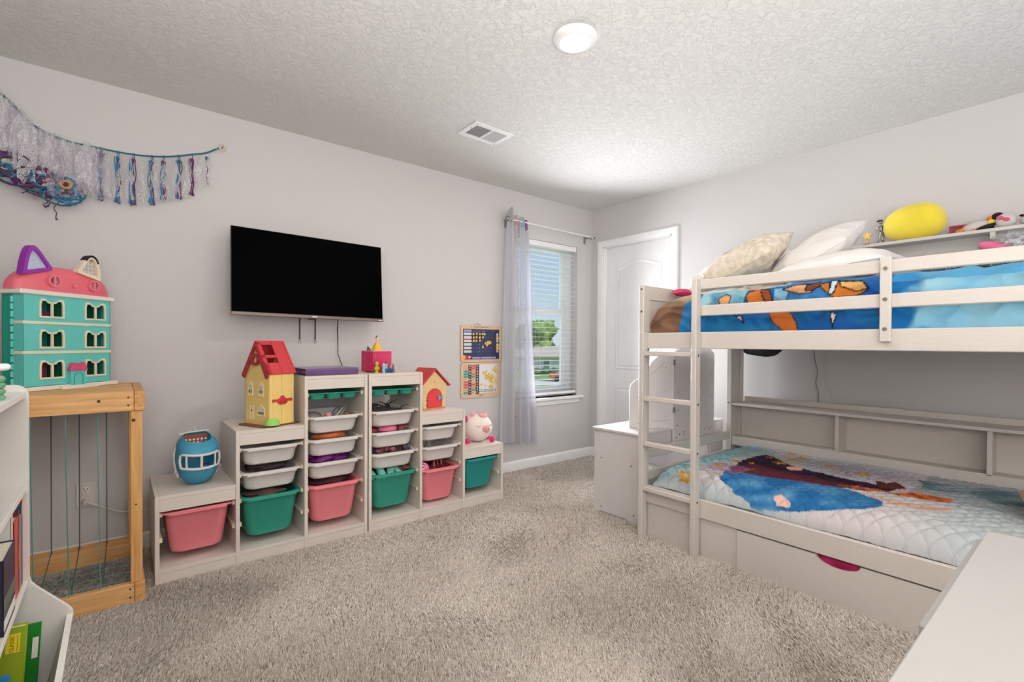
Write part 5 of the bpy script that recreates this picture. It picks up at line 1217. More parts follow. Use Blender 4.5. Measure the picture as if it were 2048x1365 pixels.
def quiltcol(x0_, y0_, x, y):
    jx = x+.018*nz(x*9, y*9, 3)+.008*nz(x*30, y*30); jy = y+.018*nz(x*9, y*9, 7)+.008*nz(x*30, y*30, 5)
    base = mixc((204, 196, 196), (186, 194, 196), .5+nz(x*2.2, y*2.2)*1.5)
    base = mixc(base, (140, 182, 190), (jy-1.38)/.16+max(0, (x-3.0))*.8)
    base = mixc(base, (170, 162, 174), 1.3-abs(jx-3.2)*5-abs(jy-.9)*2)
    if inpoly(jx, jy, tealp): base = mixc((96, 122, 130), (140, 156, 160), .5+nz(x*8, y*8)*1.6)
    elif x > 2.9 and y < .6: base = mixc(base, (138, 148, 150), .6)
    if inpoly(jx, jy, lilac): base = mixc(base, (130, 112, 160), .8+nz(x*12, y*12))
    if inpoly(jx, jy, bluep): base = mixc((34, 104, 164), (96, 156, 194), .25+nz(x*5, y*9, 2)*1.4+max(0, .75-y)*1.6+max(0, 2.30-x)*1.2)
    if inpoly(jx, jy, purple): base = mixc((58, 34, 74), (40, 26, 40), .5+nz(x*9, y*9, 4)*1.5)
    if inpoly(jx, jy, redp): base = mixc((120, 36, 56), (70, 44, 48), .5+1.2*math.sin(x*110+y*24)*.5)
    if abs(x-2.70) < .10 and 1.26 < y < 1.46: base = mixc(base, (170, 110, 140), .55)
    if inpoly(jx, jy, hair): base = (96, 44, 34)
    if inpoly(jx, jy, orange): base = mixc((222, 120, 60), (150, 60, 30), .35+nz(x*22, y*22)*1.6)
    if inpoly(jx, jy, peach): base = (232, 186, 170)
    if inpoly(jx, jy, braid): base = mixc((196, 176, 156), (216, 160, 140), .5+nz(x*30, y*30)*2)
    if (x-2.99)**2/.0025+(y-1.12)**2/.0016 < 1: base = (230, 170, 150)
    for lx, ly, r in leaves:
        d = math.hypot(x-lx, y-ly)
        if d < r*1.2:
            a = math.atan2(y-ly, x-lx)
            if d < r*(.62+.34*math.sin(a*5+lx*20)+.3*nz(a*3, lx*9)): base = mixc((222, 168, 42), (190, 130, 30), .5+nz(x*40, y*40)*2)
    s_ = .050; u_ = (x0_+y0_)/s_/1.4142; v_ = (x0_-y0_)/s_/1.4142
    if min(abs(u_-round(u_)), abs(v_-round(v_))) < .034: base = mixc(base, (126, 144, 160), .24)   # stitching thread, darkened in colour to shade the quilting grooves
    return base
QX0, QX1, QY0, QY1 = 2.398, 3.392, -.24, 1.655
def qheight(x, y):
    # edge roll-off
    def edge(d, r):
        return 1 if d > r else (math.sqrt(max(0, 1-(1-d/r)**2)) if d > 0 else 0)
    f = edge(x-QX0, .12)*edge(QY1-y, .13)*edge(QX1+.03-x, .05)
    s = .050
    u = (x+y)/s/1.4142; v = (x-y)/s/1.4142
    fu = abs(u-round(u)); fv = abs(v-round(v))
    q = min(1, min(fu, fv)*4.2)**.55
    h = .300+.106*f+.014*q*min(1, f*1.5)+.010*nz(x*3, y*3, 1)+.005*nz(x*14, y*14, 2)+.0042*nz(x*40, y*40, 2)
    return h
nu, nv = 200, 380
b = B(); qc = []
b.grid(lambda u, v: (QX0+(QX1-QX0)*(u**1.25), QY0+(QY1-QY0)*(1-(1-v)**1.12), qheight(QX0+(QX1-QX0)*(u**1.25), QY0+(QY1-QY0)*(1-(1-v)**1.12))), nu, nv)
M_QUILT = mat_attr('quilt_print', .75, bump=.25, bscale=260)
q_ = obj('quilt', b, M_QUILT, None, smooth=80, colfn=lambda c: quiltcol(c.x, c.y, *[q*.70/(1.11-min(c.z, .44)) for q in (c.x, c.y)])); tag(q_, 'quilted printed coverlet with blue, plum and gold leaf print on the lower bunk', 'quilt')

# ---- upper comforter: one draped sheet, front face hangs inside the guard rails
def P2(pts): return pts
u_brown = [(1.74, 1.15), (1.74, 1.30), (1.657, 1.33), (1.603, 1.36), (1.525, 1.38), (1.43, 1.40), (1.456, 1.354), (1.493, 1.334), (1.517, 1.255), (1.504, 1.15)]
u_fold = [(1.44, 1.395), (1.372, 1.385), (1.24, 1.395), (1.113, 1.385), (.961, 1.402), (.95, 1.47), (1.44, 1.47)]
u_or1 = [(1.148, 1.384), (1.054, 1.388), (1.03, 1.32), (1.03, 1.29), (1.127, 1.30), (1.155, 1.359)]
u_band = [(1.088, 1.388), (1.054, 1.388), (1.025, 1.29), (1.063, 1.29)]
u_face = [(.997, 1.381), (.908, 1.396), (.815, 1.385), (.848, 1.35), (.895, 1.347), (.961, 1.369)]
u_bh = [(.878, 1.385), (.82, 1.40), (.815, 1.379), (.848, 1.359), (.873, 1.357)]
u_hand = [(1.286, 1.348), (1.259, 1.375), (1.231, 1.365), (1.231, 1.31), (1.269, 1.30)]
u_or2 = [(1.048, 1.29), (.946, 1.28), (.915, 1.223), (.897, 1.16), (.946, 1.16), (1.015, 1.227)]
u_vest = [(.82, 1.386), (.76, 1.398), (.661, 1.388), (.63, 1.352), (.671, 1.327), (.76, 1.32), (.81, 1.364)]
u_yel = [(.752, 1.396), (.661, 1.386), (.635, 1.352), (.682, 1.344), (.745, 1.372)]
u_cuff = [(.781, 1.40), (.756, 1.40), (.767, 1.34), (.785, 1.34)]
u_k1 = [(.768, 1.256), (.745, 1.250), (.762, 1.186)]; u_k2 = [(1.209, 1.262), (1.167, 1.258), (1.148, 1.222), (1.18, 1.245)]
def near_edge(y, z, P, r=.0030):
    n = len(P)
    for i in range(n):
        ax, az = P[i]; bx, bz = P[(i+1) % n]; dx_, dz_ = bx-ax, bz-az; t = max(0, min(1, ((y-ax)*dx_+(z-az)*dz_)/(dx_*dx_+dz_*dz_+1e-9)))
        if math.hypot(y-ax-t*dx_, z-az-t*dz_) < r: return True
    return False
def upcol(y, z):
    jy = y+.012*nz(y*7, z*7); jz = z+.010*nz(y*8, z*8, 3)
    if y > .52: c = mixc((22, 92, 164), (30, 120, 172), .4+nz(y*5, z*8)*1.6)
    else: c = mixc((150, 198, 216), (118, 184, 214), .4+nz(y*6, z*8)*1.6)
    if .43 < y <= .56:
        c = mixc((24, 118, 186), c if y < .52 else (24, 118, 186), (.50-jy+.04*nz(y*20, z*20))/.04)
    if z > 1.37 and y < .56: c = mixc(c, (64, 160, 216), .7)
    if 1.16 < y < 1.40 and z > 1.30: c = mixc((84, 158, 190), (150, 196, 208), .5+nz(y*9, z*9)*2)
    if .93 < y < 1.03 and 1.30 < z < 1.385: c = mixc(c, (150, 200, 214), .8 if y > .965 else .1)
    if .80 < y < .95 and z > 1.3: c = mixc(c, (60, 130, 190), .8)
    if .57 < y < .66 and z > 1.3: c = mixc(c, (16, 96, 176), .8)
    if inpoly(y, z, u_fold): c = mixc((176, 160, 146), (190, 200, 204), .5+nz(y*16, z*16)*2.4)
    for P, cc in ((u_or1, (208, 116, 40)), (u_band, (146, 70, 30)), (u_face, (238, 168, 120)), (u_bh, (130, 66, 34)), (u_hand, (240, 170, 116)), (u_or2, (196, 104, 40)), (u_vest, (210, 122, 36)), (u_yel, (236, 182, 104)), (u_cuff, (206, 220, 226)), (u_k1, (226, 224, 216)), (u_k2, (226, 224, 216))):
        if near_edge(y, z, P): c = (34, 36, 50)
        elif inpoly(y, z, P): c = cc
    if inpoly(jy, jz, u_brown): c = mixc((132, 98, 74), (112, 82, 62), .5+nz(y*9, z*9)*2); c = mixc(c, (176, 160, 136), (z-1.32)/.06)
    elif y > 1.42: c = (32, 118, 180) if z < 1.38 else (170, 150, 130)
    return c
def ztop(y):
    P = [(1.75, 1.19), (1.712, 1.20), (1.690, 1.275), (1.657, 1.326), (1.603, 1.360), (1.525, 1.384), (1.44, 1.405), (1.2, 1.412), (.9, 1.408), (.5, 1.410), (.3, 1.400), (.18, 1.412), (-.3, 1.41)]
    for (a, za), (c, zc) in zip(P, P[1:]):
        if c <= y <= a: return za+(zc-za)*(y-a)/(c-a)
    return 1.41
def comf(u, v):
    y = 1.693-(1.693+.26)*u
    zt = ztop(y); w_ = .42
    nzv = .030*nz(y*3.2, v*2.5, 1)+.016*nz(y*8, v*6, 5)+.010*math.sin(y*17+v*9+3*nz(y*2, v*3))*(1 if v < w_ else .4)
    # sharp diagonal creases
    nzv += .020*(abs(nz(y*6+v*5, v*3-y*2, 9))*2-.4)+.012*(abs(nz(y*11-v*7, v*6+y*3, 4))*2-.3)
    if v < w_:
        t = v/w_; z = 1.182+(zt-1.182)*math.sin(t*pi/2)**1.0 if t < 1 else zt
        z = 1.170+(zt-1.170)*(1-(1-t)**1.5)
        x = 2.428+.084*(t**3.2)+nzv*1.05*min(1, t*5)
        x = max(x, 2.390)
        return (x, y, z)
    t = (v-w_)/(1-w_)
    x = 2.512+(3.36-2.512)*t
    return (x, y, zt+nzv*.5+(.02*math.sin(t*pi) if True else 0))
b = B(); b.grid(comf, 460, 110)
M_COMF = mat_attr('comforter_print', .7, bump=.15, bscale=300, sheen=.1)
c_ = obj('comforter', b, M_COMF, None, smooth=80, colfn=lambda c: upcol(c.y, c.z if c.x < 2.53 else 1.30+.1*math.sin(c.x*3))); tag(c_, 'blue printed comforter with brown hem and orange patches on the upper bunk', 'comforter')

# ---- pillows
def pillow(name, label, c, sz, rot, m, pw=2.6, amp=.012, seed=0, mats=None, parts=None):
    t = thing(name, label, 'pillow', c, rot); 
    def f(s):
        def g(u, v):
            a = u*2-1; d = v*2-1
            e = max(0, (1-abs(a)**pw))*max(0, (1-abs(d)**pw)); pin = 1-.10*(abs(a)**2*(1-abs(d)**2)*0+abs(d)**2*abs(a)**2)
            x = a*sz[0]/2*(1-.07*(1-abs(d)**2)*0-.05*(1-a*a)*0)*(1-.06*(1-d*d)*abs(a)**4*-1-.04); y = d*sz[1]/2
            x *= 1-.05*(1-abs(a))*0
            z = s*sz[2]/2*e**.55+amp*nz(a*2.5+seed, d*2.5, s)*e**.3+amp*.5*nz(a*7+seed, d*5, s+3)*min(1, e*3)
            return (x*(1-.05*math.cos(d*pi/2)), y*(1-.05*math.cos(a*pi/2)), z)
        return g
    b = B(); b.grid(f(1), 44, 36); b.grid(f(-1), 44, 36); bmesh.ops.remove_doubles(b.bm, verts=b.bm.verts, dist=.0004)
    o = obj('pillow_body', b, m, t, world=False, smooth=80)
    b = B(); pts = []
    for k in range(4*20+1):
        q = (k % 80)/20; s_ = int(q); r = q-s_
        a, d = [(-1+2*r, -1), (1, -1+2*r), (1-2*r, 1), (-1, 1-2*r)][s_]
        g = f(1)((a+1)/2, (d+1)/2); pts.append((g[0], g[1], g[2]*0+f(1)((a+1)/2, (d+1)/2)[2]*.5))
    b.tube(pts, .0022, 6); obj('seam', b, m, t, world=False)
    return t
MPil = mat('pillow_white', (232, 228, 224), .9, bump=.15, bscale=20); 
MPat = mat('pillow_floral', (232, 222, 206), .9, bump=.15, bscale=20, vscale=30, rgb2=(206, 192, 174), detail=1)
MPc = mat('pillow_cream', (232, 220, 202), .9, bump=.2, bscale=20)
t = pillow('cream_pillow', 'cream patterned pillow with ruffled end, leftmost on the upper bunk', (2.92, 1.40, 1.60), (.36, .54, .21), (R(-22), R(-26), R(0)), MPat, seed=3)
b = B(); b.grid(lambda u, v: ((u-.5)*.034, .04+(v-.5)*.045, .108+.006*math.sin(v*3)), 4, 4); obj('care_tag', b, M_TRIM, t, world=False)
b = B()
for k in range(16):     # ruffled white fleece end
    rr = random.Random(k); pts = []
    b.ell((-.15+.30*k/15, .215+.025*rr.random(), .01+.03*math.sin(k*1.3)), (.026, .060, .052), 12, fn=lambda q, k=k: q*(1+.3*nz(q.x*3+k, q.y*3, q.z*3)))
obj('ruffle', b, mat('fleece_white', (238, 238, 238), .95, bump=.8, bscale=60), t, world=False)
pillow('white_pillow', 'plump white pillow leaning in the middle of the upper bunk pillows', (2.99, 1.04, 1.610), (.40, .50, .18), (R(-26), R(-24), R(0)), MPil, seed=7)
pillow('white_pillow', 'flat white pillow lying at the right of the upper bunk pillows', (2.80, .87, 1.500), (.40, .50, .15), (R(-5), R(-6), R(0)), MPil, seed=11)

# pink cloth at the bed end, drawer contents, lower bunk pillow edge
lump('pink_cloth', 'pink cloth corner over the end board of the upper bunk', 'cloth', (2.70, 1.655, 1.432), (.10, .03, .022), mat('cloth_pink', (214, 60, 110), .8), 41, .2)
b = B().grid(lambda u, v: (BX+.032+.008*nz(u*6, v*5), .60+.23*u, .08+.112*v+.012*nz(u*9, v*4, 2)*(1-v)), 40, 14)
tag(obj('magenta_fabric', b, mat('fabric_magenta', (196, 24, 96), .6, var=.25, vscale=12), None, smooth=80, recalc=False), 'magenta fabric showing through the drawer cut-out', 'fabric')
pillow('printed_pillow', 'printed pale pillow at the right edge of the lower bunk', (2.90, .02, .475), (.40, .40, .10), (0, 0, R(8)), mat('pillow_print', (226, 214, 204), .8, vscale=14, rgb2=(222, 150, 110)), seed=21)
lump('dark_bundle', 'dark rounded bundle hanging under the upper bunk by the wall', 'bag', (3.46, 1.51, 1.082), (.05, .125, .048), mat('bundle_dark', (44, 44, 52), .8, var=.2, vscale=20), 44, .12)
b = B().tube(cr([(3.665, 1.262, 1.09), (3.665, 1.25, 1.0), (3.664, 1.235, .93), (3.665, 1.246, .86), (3.664, 1.23, .80), (3.662, 1.228, .74), (3.655, 1.225, .60)], 5), .0028, 6); tag(obj('grey_cable', b, mat('cord_grey', (150, 140, 132), .6)), 'thin grey cord running down the wall behind the lower bunk', 'cord')
b = B().tube(cr([(3.665, 1.186, 1.09), (3.665, 1.19, .98), (3.665, 1.184, .88), (3.665, 1.15, .79), (3.664, 1.136, .735), (3.66, 1.13, .60)], 5), .0022, 6); tag(obj('white_cable', b, M_CORDW), 'thin white cord to the right of the grey cord behind the lower bunk', 'cord')

# ================================================================ PLUSHES AND TROPHIES ON THE TOP SHELF (top at z = 1.705)
SH = 1.7055
MGo = mat('trophy_gold', (214, 180, 92), .3, metal=.6); MSi = mat('trophy_silver', (150, 150, 156), .25, metal=.8); MBk = mat('trophy_base', (58, 40, 44), .4)
t = thing('star_trophy', 'small gold star trophy on a dark base beside the white pillow', 'trophy', (3.48, .915, SH))
obj('base', B().box(-.015, .015, -.019, .019, 0, .014, .003), MBk, t, world=False); b = B().prism([(a, z+.062) for a, z in star(0, 0, .028, .013)], -.005, .005, 'x').cyl((0, 0, .014), (0, 0, .042), .007, .004, seg=12); obj('star', b, MGo, t, world=False)
t = thing('figure_trophy', 'silver and bronze figure trophy on a gold plinth beside the yellow cushion', 'trophy', (3.50, .850, SH))
obj('plinth', B().box(-.02, .02, -.045, .030, 0, .012, .002), MGo, t, world=False)
b = B().lathe([(0, .012), (.018, .013), (.016, .026), (.006, .032), (0, .033)], (0, .004, 0), 14).tube([(0, .008, .03), (0, .012, .055), (0, .004, .078)], .005, 8).tube([(0, -.004, .03), (0, -.006, .055), (0, .004, .078)], .005, 8).ell((0, .004, .098), (.010, .011, .024), 14).tube([(0, .012, .112), (0, .026, .104), (0, .02, .088)], .004, 8).tube([(0, -.004, .112), (0, -.018, .100), (0, -.020, .086)], .004, 8).ell((0, .006, .136), (.010, .010, .012), 14); obj('figure', b, MSi, t, world=False)
b = B().ell((0, .010, .144), (.014, .016, .008), 14).box(-.003, .003, -.012, -.006, .03, .08, .001).ell((0, -.016, .088), (.006, .007, .005), 10); obj('cap_and_bat', b, mat('trophy_dark', (84, 74, 64), .35, metal=.5), t, world=False)
b = B().box(3.47, 3.49, .935, .975, SH, SH+.004, .001).box(3.475, 3.485, .945, .965, SH+.004, SH+.009, .001); tag(obj('small_object', b, MBk), 'small dark flat object on the shelf left of the star trophy', 'object')
t = thing('yellow_cushion', 'large plain round yellow cushion on the top shelf', 'cushion', (3.50, .700, SH), (0, 0, 0))
MYl = mat('plush_yellow', (242, 218, 58), .85, bump=.3, bscale=250, sheen=.4, var=.03)
def yf2(q): return Vector((q.x, q.y*(1-.05*q.z), q.z*(1-.05*q.y)))
b = B().ell((0, 0, .103), (.100, .140, .103), 44, p=.86, fn=yf2, M=Matrix.Translation((0, 0, .103)) @ Matrix.Rotation(R(-4), 4, 'X') @ Matrix.Translation((0, 0, -.103))); obj('cushion_body', b, MYl, t, world=False, smooth=80)
pts = [(-.1005*math.sin(a)*.99-.0005, .05*math.cos(a*1.0)-.0, .103+.1035*math.cos(a)) for a in [R(10+i*7) for i in range(20)]]
t = thing('photo_frame', 'magenta picture frame leaning at the left of the penguin plush', 'picture frame', (3.56, .515, SH), (0, R(14), R(10)))
b = B().holes(-.045, .045, 0, .068, [(-.036, .036, .009, .059)], -.008, .004, 'x'); obj('frame', b, mat('frame_magenta', (206, 36, 84), .4), t, world=False) if False else None
b = B()
for (ya, yb2, za, zb) in ((-.045, .045, 0, .009), (-.045, .045, .059, .068), (-.045, -.036, .009, .059), (.036, .045, .009, .059)): b.box(-.008, .004, ya, yb2, za, zb, .001)
obj('frame', b, mat('frame_magenta', (206, 36, 84), .4), t, world=False); obj('picture', B().box(-.002, .002, -.036, .036, .009, .059), mat('picture_brown', (110, 84, 70), .6), t, world=False)
MPg = mat('plush_greywhite', (206, 200, 196), .95, bump=.6, bscale=200); MPk2 = mat('plush_black', (34, 30, 34), .95, bump=.5, bscale=200); MOr = mat('plush_orange', (236, 122, 36), .9, bump=.4, bscale=200)
t = thing('penguin_plush', 'penguin plush lying on its back on the top shelf', 'plush toy', (3.50, .425, SH))
obj('belly', B().ell((0, .015, .030), (.032, .058, .029), 24, M=Matrix.Translation((0, 0, .006)) @ Matrix.Rotation(R(-12), 4, 'X')), MPg, t, world=False)
obj('back', B().ell((.010, .010, .022), (.036, .060, .022), 24), MPk2, t, world=False)
obj('head', B().ell((0, -.062, .066), (.026, .027, .026), 24), MPk2, t, world=False)
obj('beak', B().ell((-.008, -.034, .066), (.012, .014, .011), 16), MOr, t, world=False)
obj('collar', B().ell((-.010, -.040, .044), (.024, .018, .015), 16), MYl, t, world=False)
for y in (.080, .020): obj('foot', B().ell((-.020, y, .016 if y > .05 else .010), (.014, .018, .013), 16), MOr, t, world=False)
obj('wing', B().ell((-.030, -.030, .016), (.008, .045, .010), 16, M=Matrix.Rotation(R(-14), 4, 'X')), MPk2, t, world=False)
t = thing('bow_plush', 'white plush head with pink bow resting beside the penguin', 'plush toy', (3.475, .330, SH))
obj('head', B().ell((0, 0, .040), (.036, .040, .038), 26), MPg, t, world=False)
b = B().ell((-.034, .020, .052), (.008, .014, .010), 14).ell((-.036, -.004, .040), (.008, .012, .010), 14).ell((-.040, .008, .046), (.006, .006, .006), 10); obj('bow', b, mat('bow_pink', (226, 84, 120), .8), t, world=False)
t = thing('brown_plush', 'white and brown plush at the right end of the top shelf', 'plush toy', (3.475, .255, SH))
obj('body', B().ell((0, -.02, .030), (.034, .050, .030), 24), MPg, t, world=False); obj('patch', B().ell((-.006, -.030, .048), (.026, .034, .022), 20), mat('plush_brown', (150, 126, 116), .95, bump=.6, bscale=200), t, world=False)
b = B().ell((-.018, .020, .052), (.010, .010, .006), 12).ell((-.032, -.022, .024), (.008, .010, .004), 12); obj('dark_spot', b, MPk2, t, world=False)
# shaggy grey plushes on the bed
def fur(name, label, c, r, m, n, ln, seed, extra=None, wd=.0022):
    t = thing(name, label, 'plush toy', c)
    b = B().ell((0, 0, 0), r, 26); obj('body', b, m, t, world=False)
    rr = random.Random(seed); b = B()
    for k in range(n):
        z = rr.uniform(-.4, 1); a = rr.uniform(0, 2*pi); q = math.sqrt(max(0, 1-z*z)); nrm = Vector((q*math.cos(a), q*math.sin(a), z)); p = Vector((nrm.x*r[0], nrm.y*r[1], nrm.z*r[2]))
        d = (nrm+Vector((rr.uniform(-.6, .6), rr.uniform(-.6, .6), rr.uniform(-.6, .3)))).normalized()*ln*rr.uniform(.7, 1.2); s_ = Vector((-nrm.y, nrm.x, 0))*wd
        v = [b.bm.verts.new(p-s_), b.bm.verts.new(p+s_), b.bm.verts.new(p+d)]; b._f(v)
    f_ = obj('fur', b, m, t, world=False, smooth=0, recalc=False); f_['kind'] = 'stuff'
    return t
MFg = mat('fur_grey', (176, 166, 160), .95, var=.2, vscale=60)
fur('shaggy_plush', 'grey shaggy plush lying behind the guard rail, left of the two', (2.62, .43, 1.435), (.05, .065, .022), MFg, 900, .022, 1)
fur('shaggy_plush', 'grey shaggy plush lying behind the guard rail, nearer the right edge', (2.62, .265, 1.437), (.05, .055, .025), MFg, 900, .024, 2)
t = fur('winged_plush', 'pale shaggy plush with a shiny pink ear before the top shelf', (3.18, .285, 1.565), (.05, .10, .055), mat('fur_pale', (206, 204, 204), .95, var=.15, vscale=60), 1800, .028, 3)
b = B().ell((-.050, .045, -.002), (.020, .066, .026), 24, M=Matrix.Translation((0, .045, 0)) @ Matrix.Rotation(R(24), 4, 'X') @ Matrix.Translation((0, -.045, 0))); obj('pink_ear', b, mat('satin_pink', (232, 110, 150), .3), t, world=False)

# ================================================================ VANITY BEHIND THE BED END
vn = thing('kids_vanity', 'white kids vanity with folding mirror panels seen from behind, at the bed end', 'vanity', (2.97, 1.98, 0))
VX0, VX1, VY0, VY1, VZ = 2.455, 3.49, 1.800, 2.150, .566
def vp(nm, b, m=None, par=None): return obj(nm, b, m or M_GREYW, par or vn)
vp('side_panel', B().prism([(VY0, .004), (VY0+.05, .0), (VY0+.09, .022), (VY1-.06, .022), (VY1-.02, 0), (VY1, 0), (VY1, VZ-.014), (VY0, VZ-.014)], VX0+.004, VX0+.016, 'x'))
b = B()
for (y, z) in ((VY0+.03, .06), (VY1-.06, .05), (VY0+.05, .36), (VY1-.06, .37), (VY1-.02, .54)): b.cyl((VX0+.002, y, z), (VX0+.0045, y, z), .0045, seg=12)
vp('cam_screw', b, M_METAL)
vp('side_panel', B().box(VX1-.016, VX1-.004, VY0, VY1, 0, VZ-.014))
for x in (2.79, 3.31): vp('inner_panel', B().box(x-.006, x+.006, VY0+.01, VY1, 0, VZ-.10))
vp('rear_panel', B().box(VX0+.016, 2.796, VY0+.004, VY0+.014, .02, .30).box(VX0+.016, 2.796, VY0+.004, VY0+.014, .40, .552)); vp('rear_panel', B().box(3.304, VX1-.016, VY0+.004, VY0+.014, .02, .552)); vp('rear_rail', B().box(2.796, 3.304, VY0+.004, VY0+.014, .47, .552))
vp('pedestal_shelf', B().box(VX0+.016, 2.784, VY0+.014, VY1, .30, .312)); vp('pedestal_shelf', B().box(3.316, VX1-.016, VY0+.014, VY1, .30, .312))
vp('table_top', B().box(VX0-.006, VX1+.006, VY0-.004, VY1+.010, VZ-.014, VZ, .002))
ctr = [(2.815, .474), (3.322, .474), (3.322, 1.045)]+[(3.322-.12*t_-.0, 1.045+.055*math.sin(t_*pi/2)**.8) for t_ in (.2, .4, .6, .8, 1)]+[(2.94+.12*0-.125*t_, 1.10-.04*(t_**1.5)) for t_ in (0, .25, .5, .75, 1)]
vp('mirror_back_panel', B().prism(ctr, VY0-.018, VY0-.006, 'y'))
# left wing, swung towards the television wall
Lw = .285; ang = math.atan2(1.985-VY0, 2.60-2.812); ux, uy = math.cos(ang), math.sin(ang)
wprof = [(0, 0), (Lw, 0), (Lw, .25), (Lw-.01, .285), (Lw-.035, .310), (Lw-.07, .325), (Lw-.10, .36), (Lw-.14, .43), (Lw-.19, .475), (Lw-.25, .487), (0, .49)]
def wpt(s, z, off): return (2.812+ux*s-uy*off, VY0-.012+uy*s+ux*off, VZ+.001+z)
b = B().rings([[wpt(s, z, o_) for s, z in wprof] for o_ in (0, .011)]); w_ = vp('mirror_side_panel', b)
b = B()
for s, z in ((.05, .40), (.05, .24), (.05, .08), (.23, .20), (.23, .03), (.10, .005)): b.cyl(wpt(s, z, .011), wpt(s, z, .0125), .004, seg=10)
vp('cam_screw', b, M_METAL, w_)
b = B().tube([wpt(s, z, .0115) for s, z in ((.06, .43), (.10, .39), (.15, .35), (.18, .335))], .0012, 5).tube([wpt(s, z, .0115) for s, z in ((.03, .05), (.14, .045))], .001, 5); vp('groove', b, mat('groove_grey', (150, 145, 143), .6), w_)
for z in (.43, .12):
    b = B().cb((2.812, VY0-.021, VZ+z), (.026, .004, .036), .001).cyl((2.812, VY0-.024, VZ+z-.018), (2.812, VY0-.024, VZ+z+.018), .004, seg=10); vp('hinge', b, M_METAL)
    b = B().cb((3.324, VY0-.012, VZ+z-.01), (.006, .010, .036), .001); vp('hinge', b, M_METAL)
b = B()
for (x, z) in ((2.86, .80), (2.86, .68), (2.85, .58), (3.27, .90), (3.27, .75), (2.845, .50), (2.88, .52), (2.93, .51), (2.93, .53), (3.20, .52), (3.26, .515), (3.28, .53)): b.cyl((x, VY0-.0195, z), (x, VY0-.0175, z), .0045, seg=12)
vp('dowel_hole', b, M_HOLE)

# ================================================================ DRESSER IN THE LOWER RIGHT CORNER
ds = thing('dresser', 'white dresser top in the lower right corner of the room', 'dresser', (.85, -.1, 0))
MDw = mat('dresser_white', (168, 165, 162), .35, var=.006)
DXA, DXB, DYF, DYB = .40, 1.312, .146, -.33
obj('top', B().box(DXA-.01, DXB+.006, DYB, DYF, .732, .750, .002), MDw, ds)
obj('carcass', B().box(DXA, DXA+.018, DYB, DYF-.012, 0, .7315).box(DXB-.018, DXB, DYB, DYF-.012, 0, .7315).box(DXA+.018, DXB-.018, DYB, DYB+.006, .02, .73).box(DXA+.018, DXB-.018, DYB+.006, DYF-.02, .04, .056).box((DXA+DXB)/2-.009, (DXA+DXB)/2+.009, DYB+.006, DYF-.012, .056, .73), MDw, ds)
for k in range(4):
    for (xa, xb, dy) in ((DXA, (DXA+DXB)/2-.012, .0), ((DXA+DXB)/2-.008, DXB, .006)):
        z1 = .731-k*.172
        d = obj('drawer_front', B().box(xa, xb, DYF-.010, DYF+.008+dy, z1-.168, z1, .003), MDw, ds)
        obj('knob', B().cyl(((xa+xb)/2, DYF+.008+dy, z1-.085), ((xa+xb)/2, DYF+.030+dy, z1-.085), .006, .013, 14), M_METAL, d)

# ================================================================ OUTSIDE
GZ = -3.0
b = B().box(-30, 150, 3.6, 190, GZ-.3, GZ); o = obj('lawn', b, mat('grass', (150, 176, 84), .9, vscale=.6, rgb2=(112, 146, 66), var=.1)); tag(o, 'green lawn seen low through the blinds', 'lawn')
ax = math.radians(-39.1)
b = B().box(-20, 30, -2.6, 2.6, 0, .02); o = obj('driveway', b, mat('concrete', (206, 202, 194), .9)); o.location = (35.2, 37.6, GZ); o.rotation_euler = (0, 0, ax); tag(o, 'pale concrete street beyond the window', 'street')
nh = thing('neighbor_house', 'pale green-grey house with brown shingle roof beyond the lawn', 'house', (46.4, 49.7, GZ), ax)
MSd = mat('siding', (206, 212, 194), .8); MRo = mat('shingle', (190, 174, 158), .9, var=.1, vscale=3)
obj('wall', B().box(-14, 2.6, 0, 9, 0, 2.35).box(2.6, 10, 1.5, 9, 0, 2.35), MSd, nh, world=False)
b = B().rings([[(-14.6, -.6, 2.3), (10.6, -.6, 2.3), (10.6, 9.6, 2.3), (-14.6, 9.6, 2.3)], [(-14.6, -.6, 2.45), (10.6, -.6, 2.45), (10.6, 9.6, 2.45), (-14.6, 9.6, 2.45)], [(3, 4.4, 4.0), (6, 4.4, 4.0), (6, 4.6, 4.0), (3, 4.6, 4.0)]]); obj('roof', b, MRo, nh, world=False)
wn_ = obj('window', B().holes(-.35, .75, .45, 2.05, [(-.22, .62, .6, 1.92)], -.08, 0, 'y').box(-.22, .62, -.07, 0, 1.22, 1.30), M_TRIM, nh, world=False); obj('pane', B().box(-.22, .62, -.04, -.02, .6, 1.92), mat('house_pane', (110, 140, 140), .2), wn_, world=False)
obj('corner_trim', B().box(2.5, 2.65, -.05, .1, 0, 2.35).box(-.75, -.6, -.05, 0, 0, 2.35), M_TRIM, nh, world=False)
for k in range(2, 5):
    rr = random.Random(k+40); o = lump('garden_shrub', ['left low green shrub before the neighbouring house wall', 'middle low green shrub before the neighbouring house wall', 'right low green shrub before the neighbouring house wall'][k-2], 'shrub', (0, 0, 0), (.6+rr.random()*.3, .5, .45), mat('shrub_green', (92, 128, 78), .9, vscale=6, rgb2=(60, 96, 52), var=.2), k, .35); o.location = Matrix.Translation((46.4, 49.7, GZ)) @ Matrix.Rotation(ax, 4, 'Z') @ Vector((-3.2+k*1.05, -1.0, .40))
tr = thing('utility_trailer', 'orange utility trailer with mesh cage parked at the street', 'trailer', (37.9, 38.9, GZ+.02), ax)
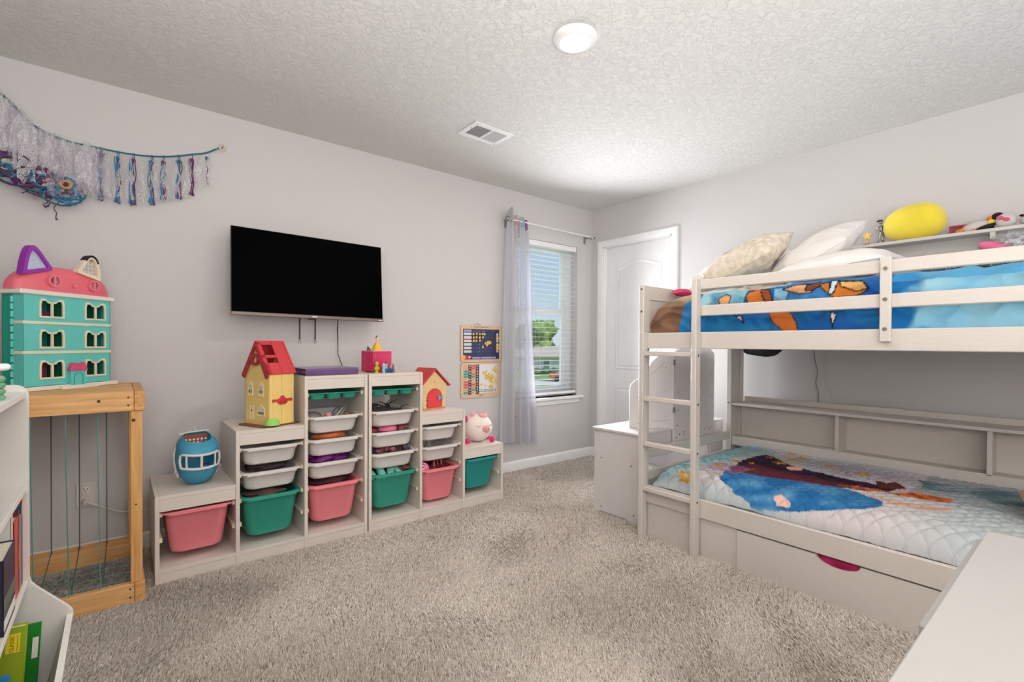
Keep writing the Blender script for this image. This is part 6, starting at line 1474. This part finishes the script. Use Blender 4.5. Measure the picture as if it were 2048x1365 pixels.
MOt = mat('trailer_orange', (206, 106, 70), .5)
obj('bed', B().box(-.6, .9, -.8, .8, .35, .85, .02), MOt, tr, world=False); b = B()
for x in (-.6, -.2, .2, .6, .9): b.box(x-.02, x+.02, -.8, -.76, .85, 1.45)
for z in (1.05, 1.25, 1.45): b.box(-.6, .9, -.8, -.77, z-.02, z+.02)
obj('cage', b, mat('cage_dark', (90, 90, 88), .6), tr, world=False); obj('drawbar', B().box(-2.6, -.6, -.05, .05, .40, .48).box(-1.8, -1.74, -.03, .03, 0, .42), mat('drawbar_grey', (150, 146, 140), .5), tr, world=False)
for y in (-.85, .85): obj('wheel', B().cyl((.1, y-.08, .28), (.1, y+.08, .28), .28, seg=24), M_BLACK, tr, world=False)
MLf = mat('foliage', (150, 172, 92), .9, vscale=.9, rgb2=(80, 112, 60), var=.3, bump=.6, bscale=3, detail=6); MTk = mat('bark', (96, 80, 64), .9)
for k in range(3, 10):
    rr = random.Random(k+70); L = Matrix.Translation((58+rr.uniform(-3, 8), 62.5+rr.uniform(-3, 6), GZ)) @ Matrix.Rotation(ax, 4, 'Z'); xx = -17+k*2.9
    p = L @ Vector((xx, 0, 0)); t = thing('tree', 'leafy green tree behind the neighbouring house, '+['leftmost of all behind the curtain', 'second from the left, mostly behind the curtain', 'just right of the curtain edge', 'in the middle of the window', 'right of the middle of the window', 'next to the window frame', 'rightmost of all behind the window frame'][k-3], 'tree', (p.x, p.y, GZ))
    h = 7.9+rr.uniform(0, .9)
    obj('trunk', B().cyl((0, 0, 0), (0, 0, h*.6), .22, .14, 10), MTk, t, world=False)
    b = B()
    for j in range(9):
        c = (rr.uniform(-1.9, 1.9), rr.uniform(-1.5, 1.5), h*.42+rr.uniform(0, h*.42)); r = rr.uniform(1.5, 2.2)
        b.ell(c, (r, r, r*.85), 18, fn=lambda q, j=j, k=k: q*(1+.45*nz(q.x*3+j, q.y*3+k, q.z*3)+.2*nz(q.x*8, q.y*8+j, q.z*8)))
    obj('crown', b, MLf, t, world=False, smooth=80)
